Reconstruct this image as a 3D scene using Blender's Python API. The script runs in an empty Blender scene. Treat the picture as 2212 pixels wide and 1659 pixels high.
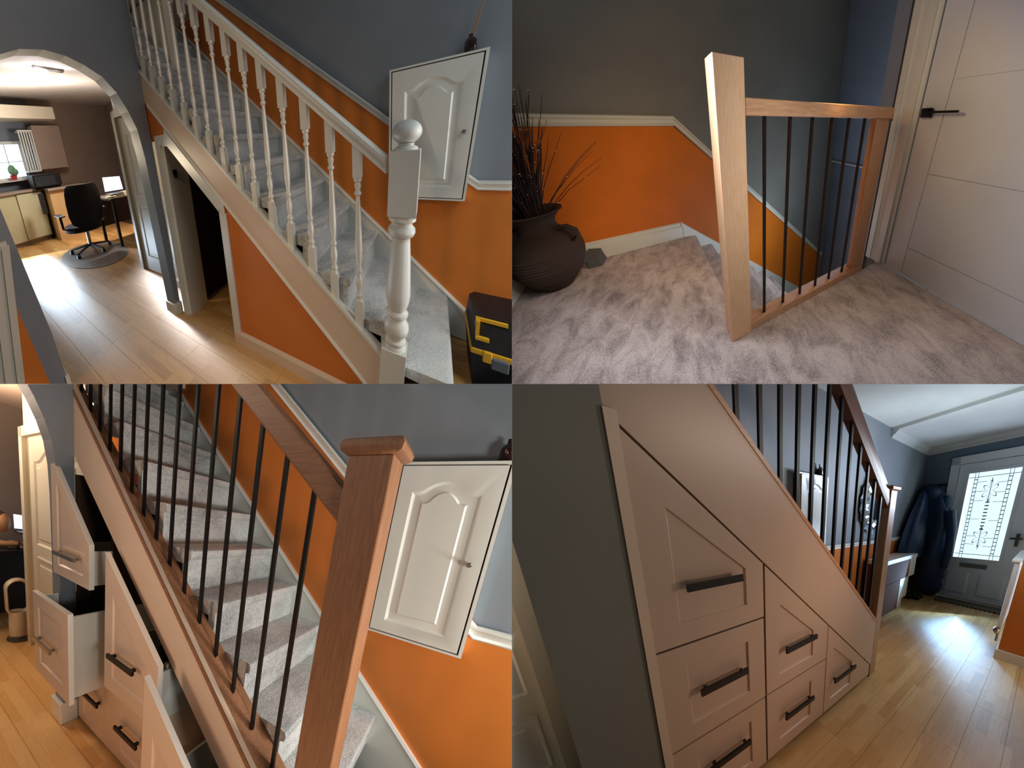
import bpy, bmesh, math, random
from mathutils import Vector, Matrix

# ---------------------------------------------------------------- camera, sky, exposure
scene = bpy.context.scene
PITCH = math.radians(24)
EYE = Vector((0, 0, 1.6))
cam_d = bpy.data.cameras.new('camera')
cam = bpy.data.objects.new('camera', cam_d)
scene.collection.objects.link(cam)
cam.location = EYE
cam.rotation_euler = (math.pi / 2 - PITCH, 0, 0)
cam_d.sensor_width = 36
cam_d.lens = 36 * 800 / 2212
cam_d.clip_start = 0.01
scene.camera = cam
w = bpy.data.worlds.new('world'); scene.world = w; w.use_nodes = True
w.node_tree.nodes['Background'].inputs[0].default_value = (0.93, 0.97, 1.0, 1)
w.node_tree.nodes['Background'].inputs[1].default_value = 0.12
scene.view_settings.view_transform = 'Standard'
scene.view_settings.look = 'None'
scene.view_settings.gamma = 1
scene.view_settings.exposure = 0.0
scene.view_settings.use_curve_mapping = False

# ---------------------------------------------------------------- the four rooms
# The picture is a collage of four views of one house.  Each view is a room of its own,
# drawn in metres in its own frame (x along the stairs, y across them, z up, all at true
# size) and set down in the world by an origin and three fixed axes; the axes are oblique,
# because one lens has to look into four rooms that were photographed with four.
# Rooms meet at two dividing planes (upright and level); each room ends there.
class Room:
    def __init__(s, o, ex, ey, ez, side, up):
        s.o, s.ex, s.ey, s.ez = Vector(o), Vector(ex), Vector(ey), Vector(ez)
        s.M = Matrix((s.ex, s.ey, s.ez)).transposed()
        s.Mi = s.M.inverted()
        s.side, s.up = side, up
        s.col = bpy.data.collections.new('room')   # everything in this room; its lamps serve this room only
    def w(s, p): return s.o + s.M @ Vector(p)
R1 = Room((-0.13697, -0.08772, 0.46905), (1.24498, -0.90967, -0.08097), (-0.21651, 1.25158, 0.23488), (0.09131, 0.05848, 0.75397), -1, 1)
R2 = Room((0.49910, 0.35340, 0.58854), (1.20382, 0.86771, 0.16999), (0.41444, 1.45177, 0.29408), (-0.33274, -0.23560, 0.67431), 1, 1)
R3 = Room((-0.41179, -0.28795, 0.06451), (1.19580, -0.55397, 0.41611), (-0.12356, 0.70951, -0.76640), (0.27452, 0.19196, 1.02366), -1, -1)
R4 = Room((0.38696, -0.11606, 0.02043), (1.24705, 0.65521, -0.62649), (0.24460, 0.83557, -0.82251), (-0.25797, 0.07737, 1.05305), 1, -1)
UPN = Vector((0, math.sin(PITCH), math.cos(PITCH)))   # normal of the level dividing plane

random.seed(7)
def lin(c): 
    c /= 255
    return c / 12.92 if c <= .04045 else ((c + .055) / 1.055) ** 2.4
def rgb(r, g, b): return (lin(r), lin(g), lin(b), 1)

def lamp(R, name, at, target, kind, energy, color, size=.3, spot=None):
    d = bpy.data.lights.new(name, kind); d.energy = energy; d.color = color
    if kind == 'AREA': d.size = size
    else: d.shadow_soft_size = size
    if kind == 'SPOT': d.spot_size = math.radians(spot or 90); d.spot_blend = .6
    o = bpy.data.objects.new(name, d); scene.collection.objects.link(o)
    p = R.w(at); o.location = p
    o.light_linking.receiver_collection = R.col; o.light_linking.blocker_collection = R.col
    if target is not None: o.rotation_euler = (R.w(target) - p).to_track_quat('-Z', 'Y').to_euler()
    return o
# ---------------------------------------------------------------- lamps and added fill lights of the four rooms
def watts(r, g, b):
    m = max(r, g, b); return m, (r/m, g/m, b/m)
def area(R, name, at, aim, wrgb, size=.4):
    e, c = watts(*wrgb); return lamp(R, name, at, aim, 'AREA', e, c, size)
def point(R, name, at, wrgb, size=.1):
    e, c = watts(*wrgb); return lamp(R, name, at, None, 'POINT', e, c, size)
area(R1, 'front_door_daylight', (1.16, 1.0, 2.76), (-.2, 2.3, -.5), (23, 29, 32), .9)
area(R1, 'low_fill', (1.15, 1.62, 1.0), (-1.0, 1.6, 1.05), (9.5, 10, 10), .35)  # added fill between newel and wall, brightens the risers
area(R1, 'hall_fill', (1.02, .64, 1.59), (-1.2, 1.55, 1.28), (11, 7.6, 5.2), .5)  # added warm fill along the stairs; no fitting stands here
area(R1, 'passage_fill', (-1.5, -.6, 2.46), (-2.6, .2, -.6), (11.5, 8, 4.4), .3)  # unseen fill put in for the floor and the orange panel
point(R1, 'kitchen_light', (-5.3, 1.5, 2.0), (84, 74, 68), .12)
point(R1, 'cream_door_fill', (-2.5, .85, 1.7), (6.5, 5.3, 3.7), .1)  # small fill added to warm the cream door past the arch
area(R1, 'kitchen_floor_fill', (-5.65, .52, .5), (-4.3, .6, .0), (9, 11.5, 14), .5)  # added low lamp, placed so its gleam lands on the laminate
area(R2, 'landing_fill', (1.13, 1.1, 1.92), (.36, 2.15, -.9), (8.5, 5.8, 2.6), .3)  # warm fill added above the balustrade, not a real fitting
area(R2, 'landing_side_fill', (-.05, 1.15, 1.7), (.95, .26, .73), (15, 17.5, 22), .3)  # added side fill for newel and door; no window is known here
area(R2, 'landing_wall_fill', (1.19, .16, 1.46), (.89, 1.46, 2.08), (5, 5.6, 6.2), .3)  # added fill well below the ceiling, aimed up at the wall
point(R2, 'stairwell_fill', (2.3, 1.7, .1), (20, 26, 34), .5)  # added lamp standing in for light that rises from below
area(R3, 'front_door_daylight', (1.0, 1.2, 1.1), (.83, .91, .75), (64, 67, 66), .4)
area(R3, 'hall_side_fill', (1.1, .30, 1.2), (-1.2, .6, .8), (40, 40, 37), .3)  # second fill, added to whiten the right-facing drawer edges
area(R3, 'hall_fill', (-1.42, -.8, .95), (-.43, 1.74, -.4), (7.5, 5, 3.6), .3)  # added low warm fill on stringer and drawers, no lamp seen
point(R3, 'kitchen_lamp', (-3.2, .3, 2.0), (34, 25, 18), .1)
point(R3, 'desk_fill', (-3.75, .25, 1.9), (34, 26, 20), .1)  # added to lift the dark desk corner; the desk has no lamp
point(R3, 'passage_fill', (-1.8, -.3, 1.5), (5, 3.6, 2.5), .15)  # weak warm fill added for the left-hand drawer fronts
area(R4, 'front_door_daylight', (5.0, -.5, .95), (1.6, 1.0, .6), (20, 24, 32), .4)
area(R4, 'low_fill', (4.3, 1.0, .45), (3.38, .2, 0), (2.4, 4.2, 6.4), .45)  # added low lamp that makes the bluish gleam on the floor
area(R4, 'hall_fill', (2.11, -.7, 1.13), (.85, .86, 1.15), (8, 5.5, 4), .3)  # added warm fill on the closed fronts, with no visible source
point(R4, 'front_door_fill', (3.3, .2, 1.5), (38, 43, 46), .25)  # cool fill added inside the hall to brighten the front door
point(R4, 'cream_door_fill', (-.45, .95, 1.1), (4.2, 3.5, 2.8), .1)  # added point that brightens the cream door at the left
point(R4, 'passage_fill', (.7, -.7, 1.0), (3.0, 2.3, 1.5), .15)  # extra unseen fill added for the drawer fronts

# ---------------------------------------------------------------- materials
def newmat(name):
    m = bpy.data.materials.new(name); m.use_nodes = True
    return m, m.node_tree.nodes, m.node_tree.links, m.node_tree.nodes['Principled BSDF']
def coords(n, l, scale):
    a = n.new('ShaderNodeAttribute'); a.attribute_name = 'rc'
    mp = n.new('ShaderNodeMapping'); mp.inputs['Scale'].default_value = scale
    l.new(a.outputs['Vector'], mp.inputs['Vector'])
    return mp.outputs['Vector']
def noise(n, l, vec, scale, detail=3, rough=.5, dist=0):
    t = n.new('ShaderNodeTexNoise'); t.inputs['Scale'].default_value = scale
    t.inputs['Detail'].default_value = detail; t.inputs['Roughness'].default_value = rough
    t.inputs['Distortion'].default_value = dist
    l.new(vec, t.inputs['Vector']); return t.outputs['Fac']
def ramp(n, l, fac, stops):
    r = n.new('ShaderNodeValToRGB'); e = r.color_ramp.elements
    while len(e) < len(stops): e.new(.5)
    for k, (p, c) in enumerate(stops): e[k].position = p; e[k].color = c
    l.new(fac, r.inputs['Fac']); return r.outputs['Color']
def bump(n, l, b, fac, strength, dist=.01):
    k = n.new('ShaderNodeBump'); k.inputs['Strength'].default_value = strength
    k.inputs['Distance'].default_value = dist
    l.new(fac, k.inputs['Height']); l.new(k.outputs['Normal'], b.inputs['Normal'])
def paint(name, c, rough=.55, var=.05, spec=.4, metal=0):
    m, n, l, b = newmat(name)
    v = coords(n, l, (1, 1, 1)); f = noise(n, l, v, 2.5, 4)
    c0 = tuple(x * (1 - var) for x in c[:3]) + (1,); c1 = tuple(min(1, x * (1 + var)) for x in c[:3]) + (1,)
    l.new(ramp(n, l, f, [(.35, c0), (.65, c1)]), b.inputs['Base Color'])
    b.inputs['Roughness'].default_value = rough; b.inputs['Specular IOR Level'].default_value = spec
    b.inputs['Metallic'].default_value = metal
    f2 = noise(n, l, v, 180, 2); bump(n, l, b, f2, .08, .002)
    return m
def wood(name, c0, c1, scale, rough=.45):
    m, n, l, b = newmat(name)
    v = coords(n, l, scale); f = noise(n, l, v, 9, 5, .6, .6)
    l.new(ramp(n, l, f, [(.3, c0), (.7, c1)]), b.inputs['Base Color'])
    b.inputs['Roughness'].default_value = rough
    bump(n, l, b, f, .1, .003)
    return m
def carpet(name, c0, c1, sweep, pile=420):
    m, n, l, b = newmat(name)
    v = coords(n, l, (1, 1, 1))
    f = noise(n, l, coords(n, l, (1, .6, 1)), sweep, 6, .7, .55)
    g = noise(n, l, v, pile / 4, 2, .8)
    mx = n.new('ShaderNodeMath'); mx.operation = 'MULTIPLY_ADD'; mx.inputs[1].default_value = .46
    l.new(g, mx.inputs[0])
    sc = n.new('ShaderNodeMath'); sc.operation = 'MULTIPLY'; sc.inputs[1].default_value = .75
    l.new(f, sc.inputs[0]); l.new(sc.outputs[0], mx.inputs[2])
    l.new(ramp(n, l, mx.outputs[0], [(.40, c0), (.70, c1)]), b.inputs['Base Color'])
    b.inputs['Roughness'].default_value = 1; b.inputs['Specular IOR Level'].default_value = .1
    b.inputs['Sheen Weight'].default_value = .25
    bump(n, l, b, g, .6, .006)
    return m
def laminate(name, c0, c1, c2, rough=.3):
    m, n, l, b = newmat(name)
    v = coords(n, l, (1, 1, 1))
    t = n.new('ShaderNodeTexBrick'); t.inputs['Scale'].default_value = 1
    t.inputs['Brick Width'].default_value = .42; t.inputs['Row Height'].default_value = .0633
    t.inputs['Mortar Size'].default_value = .0006; t.inputs['Mortar Smooth'].default_value = .3
    t.inputs['Bias'].default_value = 0; t.offset = .37
    t.inputs['Color1'].default_value = (0, 0, 0, 1); t.inputs['Color2'].default_value = (1, 1, 1, 1)
    t.inputs['Mortar'].default_value = (.1, .1, .1, 1)
    l.new(v, t.inputs['Vector'])
    f = noise(n, l, coords(n, l, (1.2, 22, 1)), 6, 5, .6, .4)
    mx = n.new('ShaderNodeMath'); mx.operation = 'MULTIPLY_ADD'; mx.inputs[1].default_value = .42
    l.new(t.outputs['Color'], mx.inputs[0])
    sc = n.new('ShaderNodeMath'); sc.operation = 'MULTIPLY'; sc.inputs[1].default_value = .65
    l.new(f, sc.inputs[0]); l.new(sc.outputs[0], mx.inputs[2])
    l.new(ramp(n, l, mx.outputs[0], [(.15, c0), (.5, c1), (.85, c2)]), b.inputs['Base Color'])
    b.inputs['Roughness'].default_value = rough; b.inputs['Specular IOR Level'].default_value = .5
    return m
def glow(name, c, strength):
    m, n, l, b = newmat(name)
    b.inputs['Base Color'].default_value = c
    b.inputs['Emission Color'].default_value = c; b.inputs['Emission Strength'].default_value = strength
    return m

# ---------------------------------------------------------------- geometry in room metres
class G:
    def __init__(s): s.bm = bmesh.new()
    def hexa(s, p):      # 8 corners: bottom ring 0-3, top ring 4-7
        v = [s.bm.verts.new(q) for q in p]
        for f in ((3,2,1,0),(4,5,6,7),(0,1,5,4),(1,2,6,5),(2,3,7,6),(3,0,4,7)): s.bm.faces.new([v[i] for i in f])
        return s
    def box(s, x0, x1, y0, y1, z0, z1):
        return s.hexa([(x0,y0,z0),(x1,y0,z0),(x1,y1,z0),(x0,y1,z0),(x0,y0,z1),(x1,y0,z1),(x1,y1,z1),(x0,y1,z1)])
    def prism(s, ax, pts, a, b):
        def P(u, v, t): return {'x': (t,u,v), 'y': (u,t,v), 'z': (u,v,t)}[ax]
        A = [s.bm.verts.new(P(u, v, a)) for u, v in pts]; B = [s.bm.verts.new(P(u, v, b)) for u, v in pts]
        n = len(pts)
        s.bm.faces.new(A[::-1]); s.bm.faces.new(B)
        for i in range(n): s.bm.faces.new([A[i], A[(i+1)%n], B[(i+1)%n], B[i]])
        return s
    def loft(s, rings, cap=True, closed=True):
        R = [[s.bm.verts.new(p) for p in r] for r in rings]; n = len(rings[0])
        for a, b in zip(R, R[1:]):
            for i in range(n if closed else n-1): s.bm.faces.new([a[i], a[(i+1)%n], b[(i+1)%n], b[i]])
        if cap and closed: s.bm.faces.new(R[0][::-1]); s.bm.faces.new(R[-1])
        return s
    def lathe(s, cx, cy, prof, seg=16, lean=(0,0), sq=None, z0=0):
        rings = []
        for r, z in prof:
            ring = []
            for i in range(seg):
                a = 2*math.pi*(i+.5)/seg
                ring.append((cx + lean[0]*(z-z0) + r*math.cos(a), cy + lean[1]*(z-z0) + r*math.sin(a), z))
            rings.append(ring)
        return s.loft(rings)
    def tube(s, pts, r, seg=8, r1=None):
        pts = [Vector(p) for p in pts]; rings = []; n = len(pts)
        ref = Vector((0.13, 0.21, 0.97))
        for i, p in enumerate(pts):
            d = (pts[min(i+1, n-1)] - pts[max(i-1, 0)]).normalized()
            rf = ref if abs(d.dot(ref)) < .9 else Vector((1, 0, 0))
            u = d.cross(rf).normalized(); v = d.cross(u)
            rr = r if r1 is None else r + (r1-r)*i/(n-1)
            rings.append([p + u*rr*math.cos(2*math.pi*k/seg) + v*rr*math.sin(2*math.pi*k/seg) for k in range(seg)])
        return s.loft(rings)
    def ell(s, c, r, seg=12, rows=7):
        rings = []
        for j in range(rows+1):
            t = math.pi*(j+.02)/(rows+.04); 
            rings.append([(c[0]+r[0]*math.sin(t)*math.cos(2*math.pi*i/seg), c[1]+r[1]*math.sin(t)*math.sin(2*math.pi*i/seg), c[2]-r[2]*math.cos(t)) for i in range(seg)])
        return s.loft(rings)
    def sweep(s, prof, path):     # prof: [(y, dz)], path: [(x, z)]
        return s.loft([[(x, y, z+dz) for y, dz in prof] for x, z in path])
    def bevel(s, w=.003, seg=1):
        bmesh.ops.bevel(s.bm, geom=s.bm.edges[:], offset=w, segments=seg, affect='EDGES', clamp_overlap=True); return s

NOPARENT = {}
def build(R, name, g, mat, parent=None, label=None, cat=None, group=None, kind=None, smooth=None):
    bm = g.bm
    bmesh.ops.recalc_face_normals(bm, faces=bm.faces[:])
    for v in bm.verts: v.co = R.w(v.co)
    EPS = .0006
    for co, no in ((Vector((R.side*EPS, 0, 0)), Vector((-R.side, 0, 0))), (EYE + UPN*R.up*EPS, -R.up*UPN)):
        if any((v.co-co).dot(no) > 0 for v in bm.verts):
            res = bmesh.ops.bisect_plane(bm, geom=bm.verts[:]+bm.edges[:]+bm.faces[:], dist=1e-6, plane_co=co, plane_no=no, clear_outer=True)
            ed = [e for e in res['geom_cut'] if isinstance(e, bmesh.types.BMEdge) and e.is_valid and e.is_boundary]
            if ed:
                try: bmesh.ops.holes_fill(bm, edges=ed, sides=0)
                except Exception: pass
    if len(bm.verts) < 3: bm.free(); return None
    xs = [R.Mi @ (v.co - R.o) for v in bm.verts]
    lo = [min(x[i] for x in xs) for i in range(3)]; hi = [max(x[i] for x in xs) for i in range(3)]
    org = R.w(((lo[0]+hi[0])/2, (lo[1]+hi[1])/2, lo[2]))
    me = bpy.data.meshes.new(name)
    for v in bm.verts: v.co -= org
    bm.to_mesh(me); bm.free()
    at = me.attributes.new('rc', 'FLOAT_VECTOR', 'POINT')
    at.data.foreach_set('vector', [c for x in xs for c in x])
    ms = mat if isinstance(mat, (list, tuple)) else [mat]
    for m in ms: me.materials.append(m)
    if smooth:
        me.shade_smooth(); me.set_sharp_from_angle(angle=math.radians(smooth))
    o = bpy.data.objects.new(name, me); scene.collection.objects.link(o); R.col.objects.link(o)
    o['_w'] = tuple(org)
    if parent is not None:
        o.parent = parent; o.location = org - Vector(parent['_w'])
    else: o.location = org
    tag(o, label, cat, group, kind)
    return o
def tag(o, label=None, cat=None, group=None, kind=None):
    if label: o['label'] = label
    if cat: o['category'] = cat
    if group: o['group'] = group
    if kind: o['kind'] = kind
def thing(R, name, at, label, cat, group=None, kind=None):
    o = bpy.data.objects.new(name, None); scene.collection.objects.link(o)
    p = R.w(at); o.location = p; o['_w'] = tuple(p); o.empty_display_size = .05
    tag(o, label, cat, group, kind); return o
def struct(R, name, g, mat, label=None): return build(R, name, g, mat, label=label, kind='structure')
def clean():
    for o in scene.objects:
        if '_w' in o: del o['_w']

# ---------------------------------------------------------------- palette
GREY = rgb(128, 134, 142); ORANGE = rgb(206, 119, 50); WHITE = rgb(225, 223, 215); CREAM = rgb(216, 208, 186)
m_grey = paint('grey_wall_paint', GREY, .6)
m_orange = paint('orange_wall_paint', ORANGE, .65, .05, .2)
m_white = paint('white_gloss_paint', WHITE, .35, .03)
m_pinkwhite = paint('warm_white_paint', rgb(222, 196, 172), .45, .03)
m_cream = paint('cream_door_paint', CREAM, .4, .03)
m_taupe = paint('taupe_wall_paint', rgb(152, 134, 120), .6)
m_ceil = paint('ceiling_paint', rgb(205, 200, 190), .7)
m_black = paint('black_metal', rgb(9, 9, 10), .5, .05, .15)
m_darkplastic = paint('black_plastic', rgb(24, 24, 27), .45)
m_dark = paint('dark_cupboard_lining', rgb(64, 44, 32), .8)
m_yellow = paint('yellow_plastic', rgb(226, 170, 36), .45)
m_greyplastic = paint('grey_plastic', rgb(96, 104, 112), .5)
m_chrome = paint('brushed_steel', rgb(170, 165, 158), .3, .03, .5, 1)
m_carpet_g = carpet('grey_stair_carpet', rgb(112, 113, 111), rgb(208, 207, 203), 4)
m_carpet_b = carpet('taupe_landing_carpet', rgb(104, 82, 70), rgb(204, 180, 164), 8)
m_oak = wood('oak', rgb(176, 120, 78), rgb(208, 152, 108), (14, 14, 1.2))
m_oakx = wood('oak_lengthwise', rgb(180, 124, 80), rgb(214, 158, 112), (1.2, 14, 14))
m_lam = laminate('oak_laminate', rgb(162, 112, 56), rgb(196, 148, 84), rgb(222, 178, 116))
m_paper = paint('paper', rgb(238, 214, 164), .8)
m_seat = paint('black_fabric', rgb(22, 22, 28), .9)
m_twig = paint('dark_twig', rgb(52, 28, 22), .8)
m_bottle = paint('dark_red_glass', rgb(34, 12, 12), .15, .05, .6)
m_reed = paint('reed', rgb(170, 132, 92), .7)
m_screen = glow('lit_screen', rgb(205, 222, 255), 1.6)
m_sky = glow('window_daylight', rgb(200, 228, 250), 1.5)
m_bulb = glow('lamp_bulb', rgb(255, 250, 255), 30)

def rect_door_rings(x0, x1, z0, z1, n): 
    top = [(x1 + (x0-x1)*i/(n+1), z1) for i in range(1, n+1)]
    return [(x0, z0), (x1, z0), (x1, z1)] + top + [(x0, z1)]
def arch_rings(x0, x1, z0, zs, rise, n):
    top = []
    for i in range(1, n+1):
        t = i/(n+1); u = 2*t-1
        a = max(0, 1-abs(u)/.72)
        top.append((x1 + (x0-x1)*t, zs + rise*(1-(1-a)**2 if a > 0 else 0)))
    return [(x0, z0), (x1, z0), (x1, zs)] + top + [(x0, zs)]
def panel_rings(x0, x1, z0, z1, y, th, mx, mz0, mz1, rise, groove, d, n=9):
    """back, front, outer edge of the moulding, its bottom, raised field"""
    P = lambda pts, yy: [(u, yy, v) for u, v in pts]
    return [P(rect_door_rings(x0, x1, z0, z1, n), y+th), P(rect_door_rings(x0, x1, z0, z1, n), y),
            P(arch_rings(x0+mx, x1-mx, z0+mz0, z1-mz1, rise, n), y),
            P(arch_rings(x0+mx+groove*.25, x1-mx-groove*.25, z0+mz0+groove*.25, z1-mz1-groove*.25, rise, n), y+d),
            P(arch_rings(x0+mx+groove*.85, x1-mx-groove*.85, z0+mz0+groove*.85, z1-mz1-groove*.85, rise, n), y+d*.8),
            P(arch_rings(x0+mx+groove, x1-mx-groove, z0+mz0+groove, z1-mz1-groove, rise, n), y+.001)]
def shaker(R, parent, outer, inner, y, th, mat=None, rec=.009, name='front'):
    P = lambda pts, yy: [(u, yy, v) for u, v in pts]
    cx = sum(p[0] for p in inner)/len(inner); cz = sum(p[1] for p in inner)/len(inner)
    inn = [(cx+(u-cx)*.965, cz+(v-cz)*.965) for u, v in inner]
    g = G().loft([P(outer, y+th), P(outer, y), P(inner, y), P(inn, y+rec)])
    return build(R, name, g, mat or m_pinkwhite, parent)
def bar_handle(R, parent, x0, x1, z, y, dz=0, mat=None, label=None, h=.022):
    g = G().box(x0, x1, y-.036, y-.022, z-h/2, z+h/2)
    g.box(x0+.02, x0+.035, y-.022, y, z-.007, z+.007).box(x1-.035, x1-.02, y-.022, y, z-.007, z+.007)
    return build(R, 'handle', g, mat or m_black, parent, label=label)
def carpet_step(R, parent, xn, z, run, rise, y0, y1, mat):
    pts = [(xn-.022, z-rise), (xn-.022, z-.05), (xn-.006, z-.044), (xn, z-.026), (xn-.006, z-.005), (xn-.02, z),
           (xn-run-.03, z), (xn-run-.03, z-.05), (xn-.06, z-.07), (xn-.06, z-rise)]
    return build(R, 'carpeted_step', G().prism('y', pts, y0, y1), mat, parent, smooth=50)
def floor_boards(R, fl, x0, x1, y0, y1, mat, w=.19, L=1.28, z=0, vis=None):
    r = 0; y = y0
    while y < y1:
        x = x0 - (r*.47 % 1)*L
        while x < x1:
            if vis is None or vis(x+L/2, y+w/2):
                g = G().box(max(x, x0)+.0008, min(x+L, x1)-.0008, y+.0008, y+w-.0008, z-.012, z)
                build(R, 'floorboard', g, mat, fl)
            x += L
        y += w; r += 1

# ================================================================ ROOM 1: hall with the old white banister (upper left)
R = R1
fl = thing(R, 'floor', (-1, .8, -.02), 'light oak laminate hall floor running through the arch', 'floor'); fl['kind'] = 'structure'; del fl['category']
build(R, 'subfloor', G().box(-8, 1.0, -.3, 3.2, -.06, -.0125), m_dark, fl)
floor_boards(R, fl, -8, .8, .02, 3.1, m_lam, vis=lambda x, y: (x < -1.9 and y > (-x-2)*.1 and y < 2.4) or (x > -2.6 and y < 2.1))
# back wall, dado, orange lower part
wl = thing(R, 'wall_back', (-1, 2.05, 0), 'grey and orange stairwell wall with sloping white rail', 'wall'); wl['kind'] = 'structure'; del wl['category']
build(R, 'upper_wall', G().prism('y', [(-1.95, -.3), (1.6, -.3), (1.6, 4.6), (-3.4, 4.6), (-3.4, 3.2), (-1.95, 1.9)], 2.0, 2.1), m_grey, wl)
build(R, 'orange_lower_wall', G().prism('y', [(-3.3, 3.25), (-1.95, 2.0), (-1.95, -.2), (1.5, -.2), (1.5, 1.13), (.24, 1.13), (-3.3, 1.315+.92*3.3)], 1.994, 2.0), m_orange, wl, label='orange painted lower wall')
def dado_prof(t, d): return [(0, 0), (-.012*d, 0), (-.02*d, .12*t), (-.012*d, .3*t), (-.014*d, .55*t), (-.03*d, .72*t), (-.03*d, .9*t), (-.018*d, t), (0, t)]
DP = [(1.994+a, b) for a, b in dado_prof(.062, 1)]
build(R, 'dado_rail', G().sweep([(y, z-.062) for y, z in DP], [(1.5, 1.157), (.225, 1.157), (-3.3, 1.355+.92*3.3)]), m_white, wl, smooth=30)
# stair stringers and steps
st = thing(R, 'staircase', (-.1, 1.6, 0), 'white painted staircase with grey carpeted steps and closed orange panel beneath', 'staircase')
so = lambda x: .205 - 1.015*x
sb = lambda x: -.105 - 1.058*x
build(R, 'stringer', G().prism('y', [(-2.6, so(-2.6)), (-.14, so(-.14)), (-.14, sb(-.14)), (-2.6, sb(-2.6))], 1.15, 1.185), m_pinkwhite, st)
build(R, 'stringer_cap', G().sweep([(1.142, 0), (1.20, 0), (1.20, .022), (1.142, .022)], [(-.15, so(-.15)), (-2.6, so(-2.6))]), m_white, st)
build(R, 'stringer_bead', G().sweep([(1.14, 0), (1.152, 0), (1.152, .022), (1.144, .022)], [(-.15, sb(-.15)), (-1.9, sb(-1.9))]), m_white, st)
ws = lambda x: .462 - 1.015*x
build(R, 'wall_stringer', G().prism('y', [(-3.0, ws(-3.0)), (.46, ws(.46)), (.46, -.02), (-.6, .1), (-3.0, ws(-3)-.8)], 1.975, 1.999), m_white, st)
build(R, 'wall_stringer_bead', G().sweep([(1.966, -.02), (1.994, -.02), (1.994, 0), (1.972, 0)], [(.46, ws(.46)+.002), (-3.0, ws(-3)+.002)]), m_white, st)
carpet_step(R, st, .112, .335, .24, .33, 1.2, 1.972, m_carpet_g)
for k in range(12):
    carpet_step(R, st, -.128-.2065*k, .548+.2105*k, .2065, .2105, 1.186, 1.974, m_carpet_g)
build(R, 'under_panel', G().prism('y', [(-1.17, .02), (-.14, .02), (-.14, sb(-.14)+.02), (-1.17, sb(-1.17)+.02)], 1.156, 1.17), m_orange, st, label='orange triangular panel under the stairs')
# newel, handrail, balusters
bn = thing(R, 'banister', (-.11, 1.17, 0), 'white painted banister with turned spindles and round ball newel', 'banister')
LX = .026
nw = G()
def lx(z): return -.147 + LX*(z)/.55 if z < .55 else -.121 + .026*(z-.55)/.9
def sq(z0, z1, h, cy=1.175, g=nw):
    a, b = lx(z0), lx(z1)
    g.hexa([(a-h, cy-h, z0), (a+h, cy-h, z0), (a+h, cy+h, z0), (a-h, cy+h, z0), (b-h, cy-h, z1), (b+h, cy-h, z1), (b+h, cy+h, z1), (b-h, cy+h, z1)])
sq(0, .462, .052); sq(1.145, 1.425, .052)
prof = [(.046,.46),(.046,.475),(.04,.482),(.046,.495),(.046,.505),(.034,.515),(.036,.525),(.048,.545),(.053,.572),(.05,.6),(.038,.622),(.034,.63),(.046,.645),(.047,.66),(.036,.672),(.04,.69),(.047,.72),(.05,.76),(.047,.83),(.042,.93),(.037,1.01),(.035,1.04),(.047,1.05),(.053,1.068),(.051,1.085),(.04,1.1),(.04,1.11),(.052,1.12),(.052,1.132),(.046,1.146)]
seg = 20; rings = []
for r, z in prof: rings.append([(lx(z)+r*math.cos(2*math.pi*i/seg), 1.175+r*math.sin(2*math.pi*i/seg), z) for i in range(seg)])
nw.loft(rings)
nwo = build(R, 'newel_post', nw, m_white, bn, smooth=40)
fin = G().lathe(lx(1.46), 1.175, [(.04,1.424),(.042,1.434),(.026,1.444),(.03,1.452)], 20)
fin.lathe(lx(1.5), 1.175, [(.02,1.448)]+[(.053*math.sin(t), 1.497-.05*math.cos(t)) for t in [.35+.2*i for i in range(14)]], 22)
build(R, 'ball_finial', fin, m_white, nwo, smooth=60)
rt = lambda x: 1.24 - 1.004*x
HP = [(1.15, -.078), (1.20, -.078), (1.205, -.062), (1.197, -.045), (1.21, -.03), (1.21, -.012), (1.197, 0), (1.153, 0), (1.14, -.012), (1.14, -.03), (1.153, -.045), (1.145, -.062)]
build(R, 'handrail', G().sweep(HP, [(-.165, rt(-.165)), (-2.7, rt(-2.7))]), m_white, bn, smooth=35)
bx = [-.29, -.415, -.54, -.665, -.785, -.90, -1.015, -1.13, -1.25, -1.36, -1.47, -1.58, -1.69, -1.79, -1.89, -1.99]
for x in bx:
    z0 = so(x)+.02; z1 = rt(x)-.06; h = z1-z0; q = .0185; g = G()
    x += .004
    g.box(x-q, x+q, 1.172-q, 1.172+q, z0-.03, z0+.15*h).box(x-q, x+q, 1.172-q, 1.172+q, z0+.83*h, z1)
    pr = [(.017,.15),(.017,.16),(.012,.165),(.018,.18),(.018,.19),(.011,.2),(.014,.225),(.018,.25),(.017,.28),(.011,.31),(.016,.325),(.016,.335),(.010,.35),(.015,.40),(.017,.45),(.015,.55),(.011,.68),(.009,.735),(.016,.745),(.016,.755),(.010,.765),(.015,.79),(.012,.805),(.018,.815),(.018,.832)]
    g.lathe(x, 1.172, [(r, z0+t*h) for r, t in pr], 10)
    build(R, 'baluster', g, m_white, bn, smooth=40)
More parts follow.
